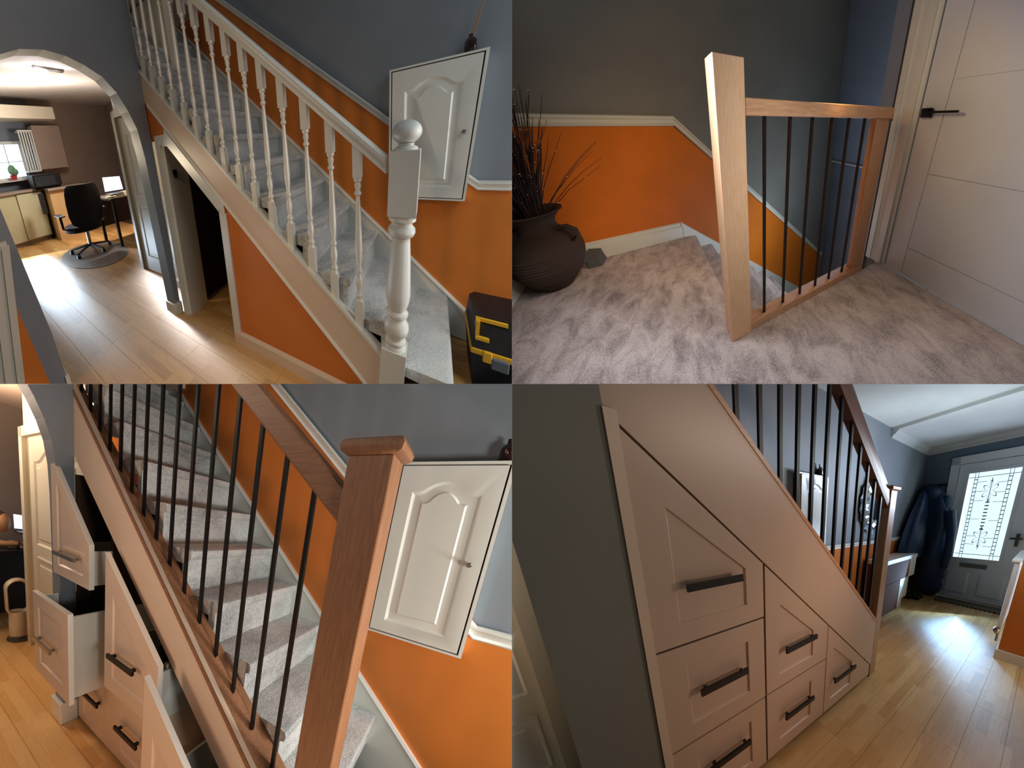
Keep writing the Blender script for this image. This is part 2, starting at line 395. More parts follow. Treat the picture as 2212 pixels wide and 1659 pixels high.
# opening under the stairs
oc = thing(R, 'cupboard_opening', (-1.5, 1.2, 0), 'open under-stair cupboard with white sloping door trim and dark brown inside', 'cupboard')
g = G().prism('y', [(-1.86, 0), (-1.80, 0), (-1.80, 1.62), (-1.86, 1.65)], 1.135, 1.16)
build(R, 'jamb', g, m_white, oc)
build(R, 'jamb', G().box(-1.80, -1.78, 1.16, 1.36, 0, 1.57), m_white, oc)
build(R, 'jamb', G().prism('y', [(-1.215, 0), (-1.15, 0), (-1.15, 1.05), (-1.215, 1.11)], 1.138, 1.16), m_white, oc)
build(R, 'head_trim', G().prism('y', [(-1.86, 1.58), (-1.70, 1.58), (-1.70, 1.66), (-1.86, 1.66)], 1.137, 1.16), m_white, oc)
build(R, 'sloping_trim', G().prism('y', [(-1.72, 1.58), (-1.16, sb(-1.16)-.11), (-1.16, sb(-1.16)+.0), (-1.72, 1.70)], 1.138, 1.16), m_white, oc)
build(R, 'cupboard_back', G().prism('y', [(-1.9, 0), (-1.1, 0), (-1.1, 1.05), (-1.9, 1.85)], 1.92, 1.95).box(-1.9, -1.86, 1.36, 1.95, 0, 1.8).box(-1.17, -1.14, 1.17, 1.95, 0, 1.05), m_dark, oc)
build(R, 'latch', G().box(-1.775, -1.765, 1.2, 1.235, 1.33, 1.37).box(-1.78, -1.755, 1.21, 1.225, 1.30, 1.33), m_black, oc, label='small black latch')
build(R, 'orange_infill', G().prism('y', [(-1.95, 1.62), (-1.62, 1.62), (-1.95, sb(-1.95)+.1)], 1.156, 1.17), m_orange, oc, label='small orange triangle above the opening')
build(R, 'door_stop', G().lathe(-1.40, 1.50, [(.03,0),(.032,.02),(.02,.035),(.012,.06),(.02,.07),(.026,.085),(.018,.1)], 12), m_chrome, label='small round metal door stop on the floor inside the under-stair opening', cat='door stop', smooth=50)
struct(R, 'baseboard_stair', G().prism('x', [(1.136,0),(1.156,0),(1.156,.105),(1.146,.105),(1.136,.085)], -1.215, -.15), m_pinkwhite, 'white skirting board along the orange panel')
# arch wall
arch = [(.245, 0), (.235, .45), (.2, 1.0), (.17, 1.45), (.18, 1.75), (.24, 1.98), (.34, 2.12), (.44, 2.175), (.55, 2.198), (.66, 2.188), (.76, 2.15), (.86, 2.09), (.94, 1.99), (1.0, 1.86), (1.045, 1.72), (1.065, 1.5), (1.08, 1.0), (1.10, 0)]
g = G(); X0, X1 = -2.06, -1.93
A = arch
for i in range(len(A)-1):       # spandrels above and beside the arch
    (ya, za), (yb, zb) = A[i], A[i+1]
    def top(y, z): return (y, 4.6)
    if i < 4: o0, o1 = (-1.2, za), (-1.2, zb)
    elif i >= 13: o0, o1 = (1.15, za), (1.15, zb)
    else: o0, o1 = top(ya, za), top(yb, zb)
    g.hexa([(X0, ya, za), (X1, ya, za), (X1, yb, zb), (X0, yb, zb), (X0, o0[0], o0[1]), (X1, o0[0], o0[1]), (X1, o1[0], o1[1]), (X0, o1[0], o1[1])])
g.box(X0, X1, -1.2, .18, 1.75, 4.6).box(X0, X1, 1.0, 1.15, 1.86, 4.6)
bmesh.ops.remove_doubles(g.bm, verts=g.bm.verts[:], dist=1e-4)
struct(R, 'wall_arch', g, m_grey, 'grey wall with a round-topped archway through to the kitchen')
struct(R, 'wall_lower_left', G().prism('x', [(-.6, .02), (.168, .02), (.118, .80), (-.6, .80)], -1.932, -1.922), m_orange, 'orange lower wall left of the archway')
struct(R, 'baseboard_arch', G().box(-1.94, -1.91, 1.095, 1.155, 0, .11).box(-2.07, -1.93, 1.085, 1.10, 0, .1), m_white, 'white skirting round the foot of the arch pier')
struct(R, 'baseboard_left', G().box(-2.06, -1.915, .235, .255, 0, .12), m_white, 'short white skirting block left of the archway')
# radiator, far left
g = G()
for k in range(11):
    ye = .165-.045*k; q = .12
    g.hexa([(-1.86, ye-.03-q, .16), (-1.86, ye-q, .16), (-1.90, ye-q, .16), (-1.90, ye-.03-q, .16), (-1.86, ye-.03, 1.10), (-1.86, ye, 1.10), (-1.90, ye, 1.10), (-1.90, ye-.03, 1.10)])
g.hexa([(-1.87, -.5, .16), (-1.87, .035, .16), (-1.91, .035, .16), (-1.91, -.5, .16), (-1.87, -.4, 1.12), (-1.87, .16, 1.12), (-1.91, .16, 1.12), (-1.91, -.4, 1.12)])
build(R, 'radiator', g, paint('radiator_enamel', rgb(190, 188, 180), .35), label='pale ribbed radiator on the wall at the far left of the archway', cat='radiator')
# meter cabinet on the wall
cb = thing(R, 'wall_cabinet', (0, 1.95, 1.06), 'white wall cupboard with arched raised door beside the ball-topped newel', 'cabinet')
def skew(g, x0, z0, k):
    for v in g.bm.verts: v.co.x += k*(v.co.z-z0)*(1 if v.co.x > -.05 else 0)*((v.co.x+.05)/.25)
    return g
g = G().box(-.255, .222, 1.925, 1.994, 1.04, 1.90).bevel(.002)
build(R, 'cabinet_body', skew(g, 0, 1.9, .065), m_white, cb)
FR = lambda x0, x1, z0, z1, y_: [(x0, y_, z0), (x1, y_, z0), (x1, y_, z1), (x0, y_, z1)]
build(R, 'cabinet_frame', skew(G().loft([FR(-.255, .222, 1.04, 1.90, 1.926), FR(-.255, .222, 1.04, 1.90, 1.902), FR(-.245, .208, 1.05, 1.888, 1.902), FR(-.245, .208, 1.05, 1.888, 1.922)], cap=False), 0, 1.9, .065), m_white, cb)
build(R, 'door_gap', skew(G().box(-.245, .208, 1.921, 1.9255, 1.05, 1.888), 0, 1.9, .065), m_black, cb)
g = G().loft(panel_rings(-.239, .201, 1.056, 1.881, 1.903, .017, .07, .07, .13, .055, .055, .012, 11))
build(R, 'cabinet_door', skew(g, 0, 1.9, .065), m_white, cb, smooth=25)
build(R, 'knob', G().ell((.135, 1.885, 1.465), (.013, .014, .013)).tube([(.135, 1.89, 1.465), (.135, 1.907, 1.465)], .006), m_chrome, cb, smooth=60, label='small round steel knob')
df = thing(R, 'reed_diffuser', (.14, 1.95, 1.90), 'dark red reed diffuser bottle standing on the wall cupboard beside the ball-topped newel', 'diffuser')
build(R, 'bottle', G().lathe(.142, 1.952, [(.024,1.903),(.027,1.91),(.027,1.965),(.02,1.978),(.010,1.985),(.010,2.0)], 14), m_bottle, df, smooth=50)
for dx, dz in ((.045, .15), (.03, .11), (.02, .14)):
    build(R, 'reed', G().tube([(.142, 1.952, 1.94), (.142+dx, 1.955-dx*.3, 2.0+dz)], .0022, 5), m_reed, df)
# toolbox
tb = thing(R, 'toolbox', (.36, 1.75, 0), 'black toolbox with yellow band and yellow bracket on the floor by the stairs', 'toolbox')
TX0, TX1, TY0, TY1 = .205, .60, 1.56, 1.90
build(R, 'body', G().loft([[(TX0+.02,TY0+.02,0),(TX1-.02,TY0+.02,0),(TX1-.02,TY1-.02,0),(TX0+.02,TY1-.02,0)],[(TX0,TY0,.26),(TX1,TY0,.26),(TX1,TY1,.26),(TX0,TY1,.26)]]), m_darkplastic, tb)
build(R, 'band', G().box(TX0-.005, TX1+.005, TY0-.008, TY1, .262, .295).box(.25, .285, TY0-.02, TY0, .235, .30).box(.42, .48, TY0-.02, TY0, .235, .30).bevel(.004), m_yellow, tb, label='yellow moulded band')
build(R, 'lid', G().loft([[(TX0,TY0,.295),(TX1,TY0,.295),(TX1,TY1,.295),(TX0,TY1,.295)],[(TX0+.01,TY0+.02,.42),(TX1-.01,TY0+.02,.42),(TX1-.01,TY1,.42),(TX0+.01,TY1,.42)],[(TX0+.03,TY0+.06,.46),(TX1-.03,TY0+.06,.46),(TX1-.03,TY1-.03,.46),(TX0+.03,TY1-.03,.46)]]), m_darkplastic, tb)
build(R, 'bracket', G().box(.215, .34, TY0+.03, TY0+.045, .445, .463).box(.215, .23, TY0-.0, TY0+.045, .36, .46).box(.215, .27, TY0-.01, TY0+.01, .355, .372), m_yellow, tb, label='thin yellow bracket on the lid')
build(R, 'latch', G().box(.285, .35, TY0-.024, TY0-.004, .21, .275).bevel(.004), m_greyplastic, tb, label='grey latch')
# beyond the arch: door on the right
dr = thing(R, 'door_1', (-2.6, 1.47, 0), 'cream panelled door just beyond the archway', 'door'); dr['kind'] = 'structure'; del dr['category']
y = 1.45
build(R, 'door_frame', G().box(-3.20, -3.14, y-.02, y+.05, 0, 2.08).box(-3.2, -2.1, y-.02, y+.05, 2.0, 2.08), m_cream, dr)
build(R, 'door_leaf', G().loft(panel_rings(-3.13, -2.25, .01, 1.99, y+.01, .04, .13, 1.02, .2, .1, .05, .012, 11)), m_cream, dr, smooth=25)
build(R, 'lower_panel', G().loft(panel_rings(-3.0, -2.38, .2, .92, y+.0, .012, .02, .02, .02, 0, .05, .008, 5)), m_cream, dr, smooth=25)
struct(R, 'wall_passage', G().box(-3.2, -1.93, y+.02, y+.12, 2.08, 2.9).box(-2.25, -2.0, y+.02, y+.1, 0, 2.2), m_cream, 'cream wall above the panelled door')
struct(R, 'baseboard_passage', G().box(-2.35, -2.06, 1.38, 1.44, 0, .09), m_cream, 'cream skirting by the panelled door')
# kitchen
struct(R, 'wall_kitchen', G().box(-7.1, -7.0, -.5, 1.46, 0, 3.0), m_grey, 'grey far kitchen wall round the window')
struct(R, 'wall_dining', G().box(-7.1, -6.98, 1.46, 3.6, 0, 3.0), m_taupe, 'taupe far wall behind the desk')
struct(R, 'ceiling', G().box(-7.1, -2.0, -.6, 3.6, 2.92, 3.0), m_ceil, 'kitchen ceiling beyond the archway')
struct(R, 'trim_1', G().box(-7.0, -6.4, -.4, 1.75, 2.46, 2.70), m_cream, 'cream ceiling bulkhead over the kitchen units')
wn = thing(R, 'window_1', (-6.98, 1.0, 1.3), 'white kitchen window beyond the archway', 'window'); wn['kind'] = 'structure'; del wn['category']
build(R, 'window_frame', G().box(-7.0, -6.96, .72, 1.22, 1.30, 1.35).box(-7.0, -6.96, .72, 1.22, 2.02, 2.08).box(-7.0, -6.96, 1.17, 1.22, 1.3, 2.08).box(-7.0, -6.96, .72, .75, 1.3, 2.08), m_white, wn)
build(R, 'glazing_bar', G().box(-6.99, -6.965, .95, .965, 1.35, 2.02).box(-6.99, -6.965, .75, 1.17, 1.66, 1.675), m_white, wn)
build(R, 'pane', G().box(-6.995, -6.98, .75, 1.17, 1.35, 2.02), m_sky, wn)
struct(R, 'trim_2', G().box(-6.99, -6.8, .7, 1.25, 1.27, 1.295), m_white, 'window sill')
fp = thing(R, 'flower_pot', (-6.88, .95, 1.3), 'small red flower pot on the kitchen window sill', 'plant pot')
build(R, 'pot', G().lathe(-6.88, .96, [(.04,1.296),(.055,1.38),(.06,1.40)], 10), paint('red_glaze', rgb(190, 50, 50), .4), fp, smooth=40)
build(R, 'leaves', G().ell((-6.88, .96, 1.5), (.05, .06, .11), 8, 5).ell((-6.86, 1.0, 1.46), (.03, .05, .07), 7, 4), paint('leaf_green', rgb(110, 150, 110), .6), fp)
wc = thing(R, 'wall_unit', (-6.8, 1.7, 1.45), 'beige kitchen wall unit right of the open plate rack', 'cabinet')
build(R, 'cabinet_body', G().box(-6.97, -6.64, 1.38, 1.84, 1.45, 2.36), m_pinkwhite, wc)
build(R, 'door', G().box(-6.64, -6.62, 1.385, 1.835, 1.455, 2.355), m_taupe, wc)
rk = thing(R, 'plate_rack', (-6.8, 1.38, 1.42), 'white open plate rack between the kitchen window and the wall unit', 'rack')
build(R, 'rack_top', G().box(-6.97, -6.66, 1.16, 1.375, 2.24, 2.27), m_white, rk)
build(R, 'rack_bottom', G().box(-6.97, -6.66, 1.16, 1.375, 1.42, 1.45), m_white, rk)
for k in range(6): build(R, 'slat', G().box(-6.68, -6.65, 1.162+k*.039, 1.18+k*.039, 1.45, 2.24), m_white, rk)
ku = thing(R, 'base_unit', (-6.8, .9, 0), 'pale green kitchen base unit under the window', 'cabinet')
build(R, 'cabinet_body', G().box(-6.97, -6.4, .3, 1.22, .1, 1.05), paint('sage_unit', rgb(186, 184, 150), .5), ku)
build(R, 'plinth', G().box(-6.95, -6.45, .3, 1.2, 0, .1), m_taupe, ku)
build(R, 'door', G().box(-6.4, -6.38, .85, 1.2, .12, 1.03), paint('sage_door', rgb(196, 194, 160), .5), ku)
pu = thing(R, 'peninsula_unit', (-6.2, 1.6, 0), 'tan kitchen peninsula unit behind the office chair', 'cabinet')
build(R, 'end_panel', G().box(-6.9, -6.05, 1.27, 1.82, 0, 1.02), paint('tan_panel', rgb(206, 172, 122), .5), pu)
build(R, 'worktop', G().box(-6.97, -6.35, .3, 1.25, 1.05, 1.09), m_taupe, ku)
build(R, 'worktop', G().box(-6.95, -6.0, 1.25, 1.88, 1.03, 1.07), m_taupe, pu)
ov = thing(R, 'microwave', (-6.5, 1.35, 1.08), 'black countertop oven on the kitchen worktop', 'oven')
build(R, 'oven_body', G().box(-6.7, -6.25, 1.12, 1.56, 1.11, 1.36).bevel(.012), m_darkplastic, ov)
build(R, 'oven_door', G().box(-6.25, -6.235, 1.14, 1.46, 1.13, 1.33), paint('oven_glass', rgb(40, 46, 48), .15), ov)
build(R, 'foot', G().box(-6.66, -6.3, 1.14, 1.54, 1.075, 1.11), m_black, ov)
bg = build(R, 'bin_bag', G().loft([[(-5.98+.05*math.cos(a), 1.12+.04*math.sin(a), z) for a in [i*.785 for i in range(8)]] for z in (.62,.66,.8,.95,1.02)]), m_darkplastic, label='black bag hanging at the end of the kitchen base unit', cat='bag')
# ceiling light
cl = thing(R, 'ceiling_light', (-4.6, 1.3, 2.92), 'three-lamp ceiling spotlight seen through the archway', 'ceiling light')
build(R, 'light_bar', G().box(-4.64, -4.56, 1.15, 1.5, 2.885, 2.92), m_chrome, cl)
for y_, z_ in ((1.26, 2.84), (1.20, 2.79), (1.44, 2.80)):
    build(R, 'bulb', G().ell((-4.55, y_, z_), (.035, .04, .035), 10, 6), m_bulb, cl, smooth=60)
# chair, mat, desk
mt = G(); mt.prism('z', [(-4.50+.74*math.cos(a), 1.32+.42*math.sin(a)) for a in [i*2*math.pi/28 for i in range(28)]], .0005, .008)
build(R, 'chair_mat', mt, paint('grey_mat', rgb(86, 84, 82), .35), label='oval dark grey mat on the floor under the office chair', cat='mat')
oc_ = thing(R, 'office_chair', (-4.6, 1.33, .01), 'black high-backed office chair with one armrest showing, facing the desk', 'chair')
cx, cy = -4.6, 1.34
g = G()
rings = [[(cx+.12+.05*math.cos(u*1.2)-.04*abs(math.sin(a))+ (.03 if abs(a)<9 else 0)*0 + .03*math.cos(a), cy+hw*math.sin(a), z) for a in [i*2*math.pi/16 for i in range(16)] for u in [math.sin(a)]] for z, hw in [(.50,.15),(.56,.22),(.7,.245),(.9,.245),(1.05,.235),(1.14,.215),(1.18,.18)]]
build(R, 'backrest', G().loft(rings), m_seat, oc_, smooth=50)
build(R, 'seat', G().loft([[(cx-.18+.27*math.cos(a), cy+.26*math.sin(a), z) for a in [i*2*math.pi/16 for i in range(16)]] for z in (.40,.42,.47,.49)]), m_seat, oc_, smooth=50)
for s in (-1, 1):
    yy = cy+s*.30
    build(R, 'armrest', G().box(cx-.26, cx+.0, yy-.04, yy+.04, .70, .73).bevel(.008).tube([(cx-.12, yy, .70), (cx-.10, yy, .5), (cx-.1, cy+s*.2, .44)], .018, 6), m_darkplastic, oc_)
build(R, 'gas_column', G().tube([(cx-.1, cy, .12), (cx-.1, cy, .42)], .028, 10), m_chrome, oc_, smooth=50)
for k in range(5):
    a = .3+k*2*math.pi/5; ex, ey_ = cx-.1+.29*math.cos(a), cy+.29*math.sin(a)
    lg = build(R, 'base_arm', G().tube([(cx-.1, cy, .13), (ex, ey_, .075)], .024, 6, .014), m_darkplastic, oc_)
    if lg: build(R, 'caster', G().tube([(ex, ey_-.022, .036), (ex, ey_+.022, .036)], .028, 10), m_darkplastic, lg)
dk = thing(R, 'desk', (-4.5, 1.95, 0), 'dark desk crowded with papers behind the cream door', 'desk')
build(R, 'desktop', G().box(-5.0, -4.3, 1.64, 2.5, .84, .87), m_dark, dk)
for x_, y_ in ((-4.95, 1.68), (-4.36, 1.70), (-4.36, 2.42)): build(R, 'leg', G().box(x_-.02, x_+.02, y_-.02, y_+.02, 0, .84), m_black, dk)
build(R, 'modesty_panel', G().box(-4.95, -4.93, 1.7, 2.4, .3, .84), m_dark, dk)
PL = ['cream paper heap at the near left corner of the dark desk beyond the archway', 'cream paper sheets in front of the laptop base beyond the archway', 'paper pile right of the laptop on the dark desk beyond the archway', 'paper pile on the dark desk touching the cream door edge']
for k in range(4):
    x_, y_ = -4.42-.08*(k % 2), 1.72+.13*k
    build(R, 'paper_stack', G().hexa([(x_-.1, y_-.07, .871), (x_+.1, y_-.05, .871), (x_+.11, y_+.055, .871), (x_-.09, y_+.05, .871), (x_-.1, y_-.06, .90+.02*(k % 3)), (x_+.1, y_-.05, .91+.02*(k % 3)), (x_+.1, y_+.05, .90+.015*(k % 3)), (x_-.09, y_+.04, .92+.012*(k % 3))]), m_paper, label=PL[k], cat='papers', group='papers on the desk beyond the archway')
lp = thing(R, 'laptop', (-4.6, 1.87, .88), 'open laptop with a bright pale screen on the dark desk beyond the archway', 'laptop')
build(R, 'screen', G().hexa([(-4.62, 1.72, .97), (-4.64, 1.72, .97), (-4.64, 2.02, .96), (-4.62, 2.02, .96), (-4.66, 1.74, 1.22), (-4.68, 1.74, 1.22), (-4.68, 2.02, 1.20), (-4.66, 2.02, 1.20)]), m_screen, lp)
build(R, 'laptop_base', G().box(-4.64, -4.42, 1.72, 2.02, .915, .93), m_darkplastic, lp)
struct(R, 'wall_kitchen_side', G().box(-7.0, -3.2, 3.0, 3.1, 0, 2.95), m_taupe, 'taupe side wall beyond the desk')
struct(R, 'wall_stair_top', G().box(-3.4, -3.3, 1.15, 2.0, 3.0, 4.6), m_grey, 'wall at the head of the stairs')
# ================================================================ ROOM 2: landing with the short oak balustrade (upper right)
R = R2
m_wall2 = paint('landing_grey_paint', rgb(128, 122, 110), .7, .05, .2)
m_wall2b = paint('landing_blue_grey_paint', rgb(140, 148, 162), .6)
m_orange2 = paint('landing_orange_paint', rgb(212, 110, 22), .7, .05, .15)
m_doorwhite = paint('white_door_paint', rgb(214, 216, 218), .4, .03)
fl = thing(R, 'floor', (0, 1, -.05), 'landing floor laid with brushed taupe carpet round the stairwell', 'floor'); fl['kind'] = 'structure'; del fl['category']
g = G()
nx, ny = 60, 60
import mathutils
def patch(x0, x1, y0, y1, n, m_, g):
    rows = []
    for j in range(m_+1):
        rows.append([g.bm.verts.new((x0+(x1-x0)*i/n, y0+(y1-y0)*j/m_, .004*mathutils.noise.noise((7*(x0+(x1-x0)*i/n), 7*(y0+(y1-y0)*j/m_), .3)))) for i in range(n+1)])
    for j in range(m_):
        for i in range(n): g.bm.faces.new([rows[j][i], rows[j][i+1], rows[j+1][i+1], rows[j+1][i]])
patch(-1.21, .33, 1.02, 2.68, 50, 54, g); patch(-1.21, 2.08, -.6, 1.02, 100, 50, g)
bmesh.ops.remove_doubles(g.bm, verts=g.bm.verts[:], dist=.004)
build(R, 'carpet', g, m_carpet_b, fl, smooth=60)
# rounded carpet edge at the head of the stairs
pts = [(.329, 0), (.36, -.002), (.40, -.012), (.425, -.03), (.43, -.06), (.415, -.09), (.40, -.24), (.33, -.24)]
build(R, 'carpet_nosing', G().prism('y', pts, 1.12, 2.66), m_carpet_b, fl, smooth=60)
build(R, 'floor_edge', G().box(-1.21, 2.08, .9, 1.015, -.3, -.006), m_white, fl)
st = thing(R, 'staircase', (.6, 1.8, -.3), 'taupe carpeted stairs going down behind the oak balustrade', 'staircase')
for k in range(6):
    x = .41+.215*k; z = -.215-.213*k
    pts = [(x, z), (x+.20, z), (x+.225, z-.02), (x+.22, z-.05), (x+.205, z-.06), (x+.205, z-.25), (x, z-.25)]
    build(R, 'carpeted_step', G().prism('y', pts, 1.12, 2.66), m_carpet_b, st, smooth=50)
build(R, 'inner_stringer', G().prism('y', [(.33, -.02), (.6, -.02), (3.0, -2.4), (3.0, -2.7), (.33, -.35)], 1.08, 1.118), m_white, st)
ws2 = lambda x: .483 - x
build(R, 'wall_stringer', G().prism('y', [(.258, .225), (2.9, ws2(2.9)), (2.9, ws2(2.9)-.5), (.43, -.35), (.33, -.0), (.258, 0)], 2.655, 2.68), m_cream, st)
wl = thing(R, 'wall_back', (0, 2.75, 0), 'grey landing wall with bent cream rail over orange', 'wall'); wl['kind'] = 'structure'; del wl['category']
build(R, 'upper_wall', G().box(-1.3, 3.1, 2.68, 2.78, -2.6, 3.6), m_wall2, wl)
dz = lambda x: 1.552 if x < .336 else 1.552-1.045*(x-.336)
build(R, 'orange_lower_wall', G().prism('y', [(-1.21, 0), (3.0, -2.4), (3.0, dz(3.0)-.05), (.32, 1.44), (-1.21, 1.44)], 2.674, 2.68), m_orange2, wl, label='orange painted lower wall')
DP = [(2.674+a, b) for a, b in dado_prof(.11, 1.2)]
build(R, 'dado_rail', G().sweep([(y, z-.11) for y, z in DP], [(3.0, dz(3.0)), (.336, 1.552), (-1.21, 1.552)]), m_cream, wl, smooth=30)
SK = lambda h: [(2.68, 0), (2.655, 0), (2.655, h*.72), (2.662, h*.8), (2.662, h*.93), (2.672, h), (2.68, h)]
struct(R, 'baseboard_back', G().sweep(SK(.225), [(-1.21, 0), (.27, 0)]), m_cream, 'cream skirting board along the orange wall')
struct(R, 'wall_left', G().box(-1.31, -1.21, .2, 2.78, 0, 3.4), m_wall2, 'grey landing wall at the left')
struct(R, 'wall_left_lower', G().box(-1.212, -1.204, .2, 2.68, 0, 1.44), m_orange2, 'orange lower wall behind the urn')
struct(R, 'baseboard_left', G().prism('y', [(-1.205, 0), (-1.18, 0), (-1.18, .16), (-1.19, .21), (-1.205, .225)], .3, 2.66), m_cream, 'cream skirting board left of the urn')
# far right wall of the stairwell, wall end and casing
struct(R, 'wall_stairwell', G().box(3.04, 3.14, .8, 2.78, .80, 3.6), m_wall2b, 'grey end wall of the stairwell')
struct(R, 'wall_stairwell_lower', G().box(3.10, 3.2, .8, 2.78, -2.4, .80), m_wall2b, 'pale wall below the ledge')
struct(R, 'trim_1', G().box(3.01, 3.1, 1.2, 2.68, .785, .81), m_white, 'white ledge line on the stairwell wall')
struct(R, 'wall_door_return', G().box(2.10, 2.2, 1.20, 1.33, -.3, 3.2), m_wall2b, 'narrow blue grey strip of wall beside the door casing')
struct(R, 'wall_door', G().box(2.14, 2.24, -.9, 1.2, 2.6, 3.4).box(2.13, 2.2, 1.1, 1.21, -.3, 3.4), m_wall2, 'wall over the white door')
g = G()
for y0, y1, t in ((.945, .985, .012), (.985, 1.045, .03), (1.045, 1.10, .022), (1.10, 1.15, .036)):
    g.box(2.08-t, 2.13, y0, y1, 0, 2.75)
struct(R, 'trim_2', g, paint('casing_white', rgb(222, 219, 208), .4, .03), 'cream moulded door casing')
dr = thing(R, 'door_1', (2.1, .4, 0), 'white flush door with scored lines and black lever handle', 'door'); dr['kind'] = 'structure'; del dr['category']
y = [.935, .772, .768, -.9]
# leaf: separate fields divided by narrow recessed grooves
gz = [.008, .323, .329, 1.073, 1.079, 1.806, 1.812, 2.6]
build(R, 'door_stile', G().box(2.082, 2.12, .772, .937, .008, 2.62), m_doorwhite, dr)
for a, b in ((0, 1), (2, 3), (4, 5), (6, 7)):
    build(R, 'door_field', G().box(2.082, 2.12, -.9, .768, gz[a], gz[b]), m_doorwhite, dr)
build(R, 'door_core', G().box(2.09, 2.118, -.9, .93, .01, 2.6), m_doorwhite, dr)
h = build(R, 'lever_handle', G().box(2.052, 2.082, .845, .925, 1.535, 1.612).bevel(.006).box(2.02, 2.055, .865, .893, 1.565, 1.59).box(2.018, 2.04, .665, .89, 1.57, 1.587), m_black, dr, label='black square lever handle')
# oak balustrade
m_oakpost = wood('oak_post', rgb(222, 164, 114), rgb(238, 188, 142), (16, 16, 1.1))
bn = thing(R, 'balustrade', (.39, 1.06, 0), 'short landing balustrade of oak posts and rails with six black metal spindles', 'balustrade')
build(R, 'newel_post', G().box(.315, .468, 1.007, 1.125, 0, 1.782).bevel(.003), m_oakpost, bn)
build(R, 'end_post', G().box(1.62, 1.79, 1.03, 1.09, .07, 1.53).bevel(.003), m_oak, bn)
build(R, 'handrail', G().box(.47, 1.815, 1.012, 1.10, 1.527, 1.612).bevel(.004), m_oakx, bn)
build(R, 'bracket', G().box(1.79, 1.90, 1.06, 1.12, 1.51, 1.555), paint('dark_oak_end', rgb(80, 38, 26), .5), bn, label='small dark wooden packing block')
build(R, 'base_rail', G().box(.47, 1.79, 1.018, 1.115, 0, .07).bevel(.003), m_oakx, bn)
for k, x in enumerate((.606, .785, .965, 1.145, 1.32, 1.505)):
    g = G().box(x-.0085, x+.0085, 1.048, 1.065, .068, .3)
    g.box(x-.0085, x+.0085, 1.048, 1.065, .3, 1.53)
    bmesh.ops.remove_doubles(g.bm, verts=g.bm.verts[:], dist=1e-5)
    sp = build(R, 'spindle', g, m_black, bn)
# urn with twigs
m_urn = paint('dark_clay', rgb(58, 40, 26), .75, .25)
ur = thing(R, 'urn', (-.93, 2.36, 0), 'dark ribbed clay urn standing in the orange corner', 'urn')
cx, cy = -.905, 2.36
pf = [(.08,0),(.10,.006),(.13,.05),(.19,.14),(.235,.25),(.25,.34),(.245,.42),(.21,.50),(.155,.565),(.125,.60),(.115,.64),(.125,.69),(.155,.735),(.185,.76),(.185,.772),(.15,.765),(.10,.70),(.09,.66)]
fine = []
for (r0, z0), (r1, z1) in zip(pf, pf[1:]):
    n = 6 if .05 <= z0 < .56 else 2
    for i in range(n):
        t = i/n; fine.append((r0+(r1-r0)*t + (.005 if (i % 2 and n > 2) else 0), z0+(z1-z0)*t))
fine.append(pf[-1])
build(R, 'urn_body', G().lathe(cx, cy, fine, 32), m_urn, ur, smooth=35)
for s in (0,):
    for a in (-.35, 2.8):
        ux, uy = math.cos(a), math.sin(a)
        build(R, 'urn_handle', G().tube([(cx+.13*ux, cy+.13*uy, .60), (cx+.21*ux, cy+.21*uy, .615), (cx+.27*ux, cy+.27*uy, .575), (cx+.28*ux, cy+.28*uy, .52), (cx+.225*ux, cy+.225*uy, .47)], .02, 8), m_urn, ur, smooth=60)
tw = thing(R, 'twig_bunch', (cx, cy, .7), 'tall bunch of dark bare twigs with tiny pale buds standing in the clay urn', 'twigs')
g = G(); budg = G()
rnd = random.Random(5)
for k in range(190):
    a = rnd.uniform(0, 6.283); sp = abs(rnd.gauss(0, .13)); H = rnd.uniform(.6, 1.12)
    if k < 5: a = rnd.uniform(-.5, .2); sp = .42; H = rnd.uniform(.45, .72)
    bx_, by_ = cx+.05*math.cos(a), cy+.05*math.sin(a)
    ex_ = min(max(cx+(sp+.04)*math.cos(a)*1.2, -1.18), 9); eyy = min(cy+(sp+.04)*math.sin(a), 2.63)
    pts = [(bx_, by_, .62)]
    for i in range(1, 6):
        t = i/5; pts.append((bx_+(ex_-bx_)*t**1.5+rnd.uniform(-.008, .008), by_+(eyy-by_)*t**1.5+rnd.uniform(-.008, .008), .62+H*t))
    g.tube(pts, .0045, 4, .0013)
    if k % 2 == 0:
        for q in range(2):
            p = pts[rnd.randint(2, 5)]; budg.ell((p[0], p[1]-.01, p[2]), (.0055, .0055, .0055), 6, 4)
build(R, 'twigs', g, m_twig, tw, kind='stuff')
build(R, 'buds', budg, paint('pale_bud', rgb(230, 200, 190), .4), tw, kind='stuff')
build(R, 'adaptor_block', G().hexa([(-.72, 2.50, 0), (-.60, 2.50, 0), (-.575, 2.63, 0), (-.72, 2.64, 0), (-.715, 2.51, .10), (-.625, 2.51, .10), (-.60, 2.62, .15), (-.71, 2.63, .17)]), paint('grey_adaptor', rgb(84, 84, 76), .7), label='small dull grey block on the carpet between the urn and the skirting', cat='block')

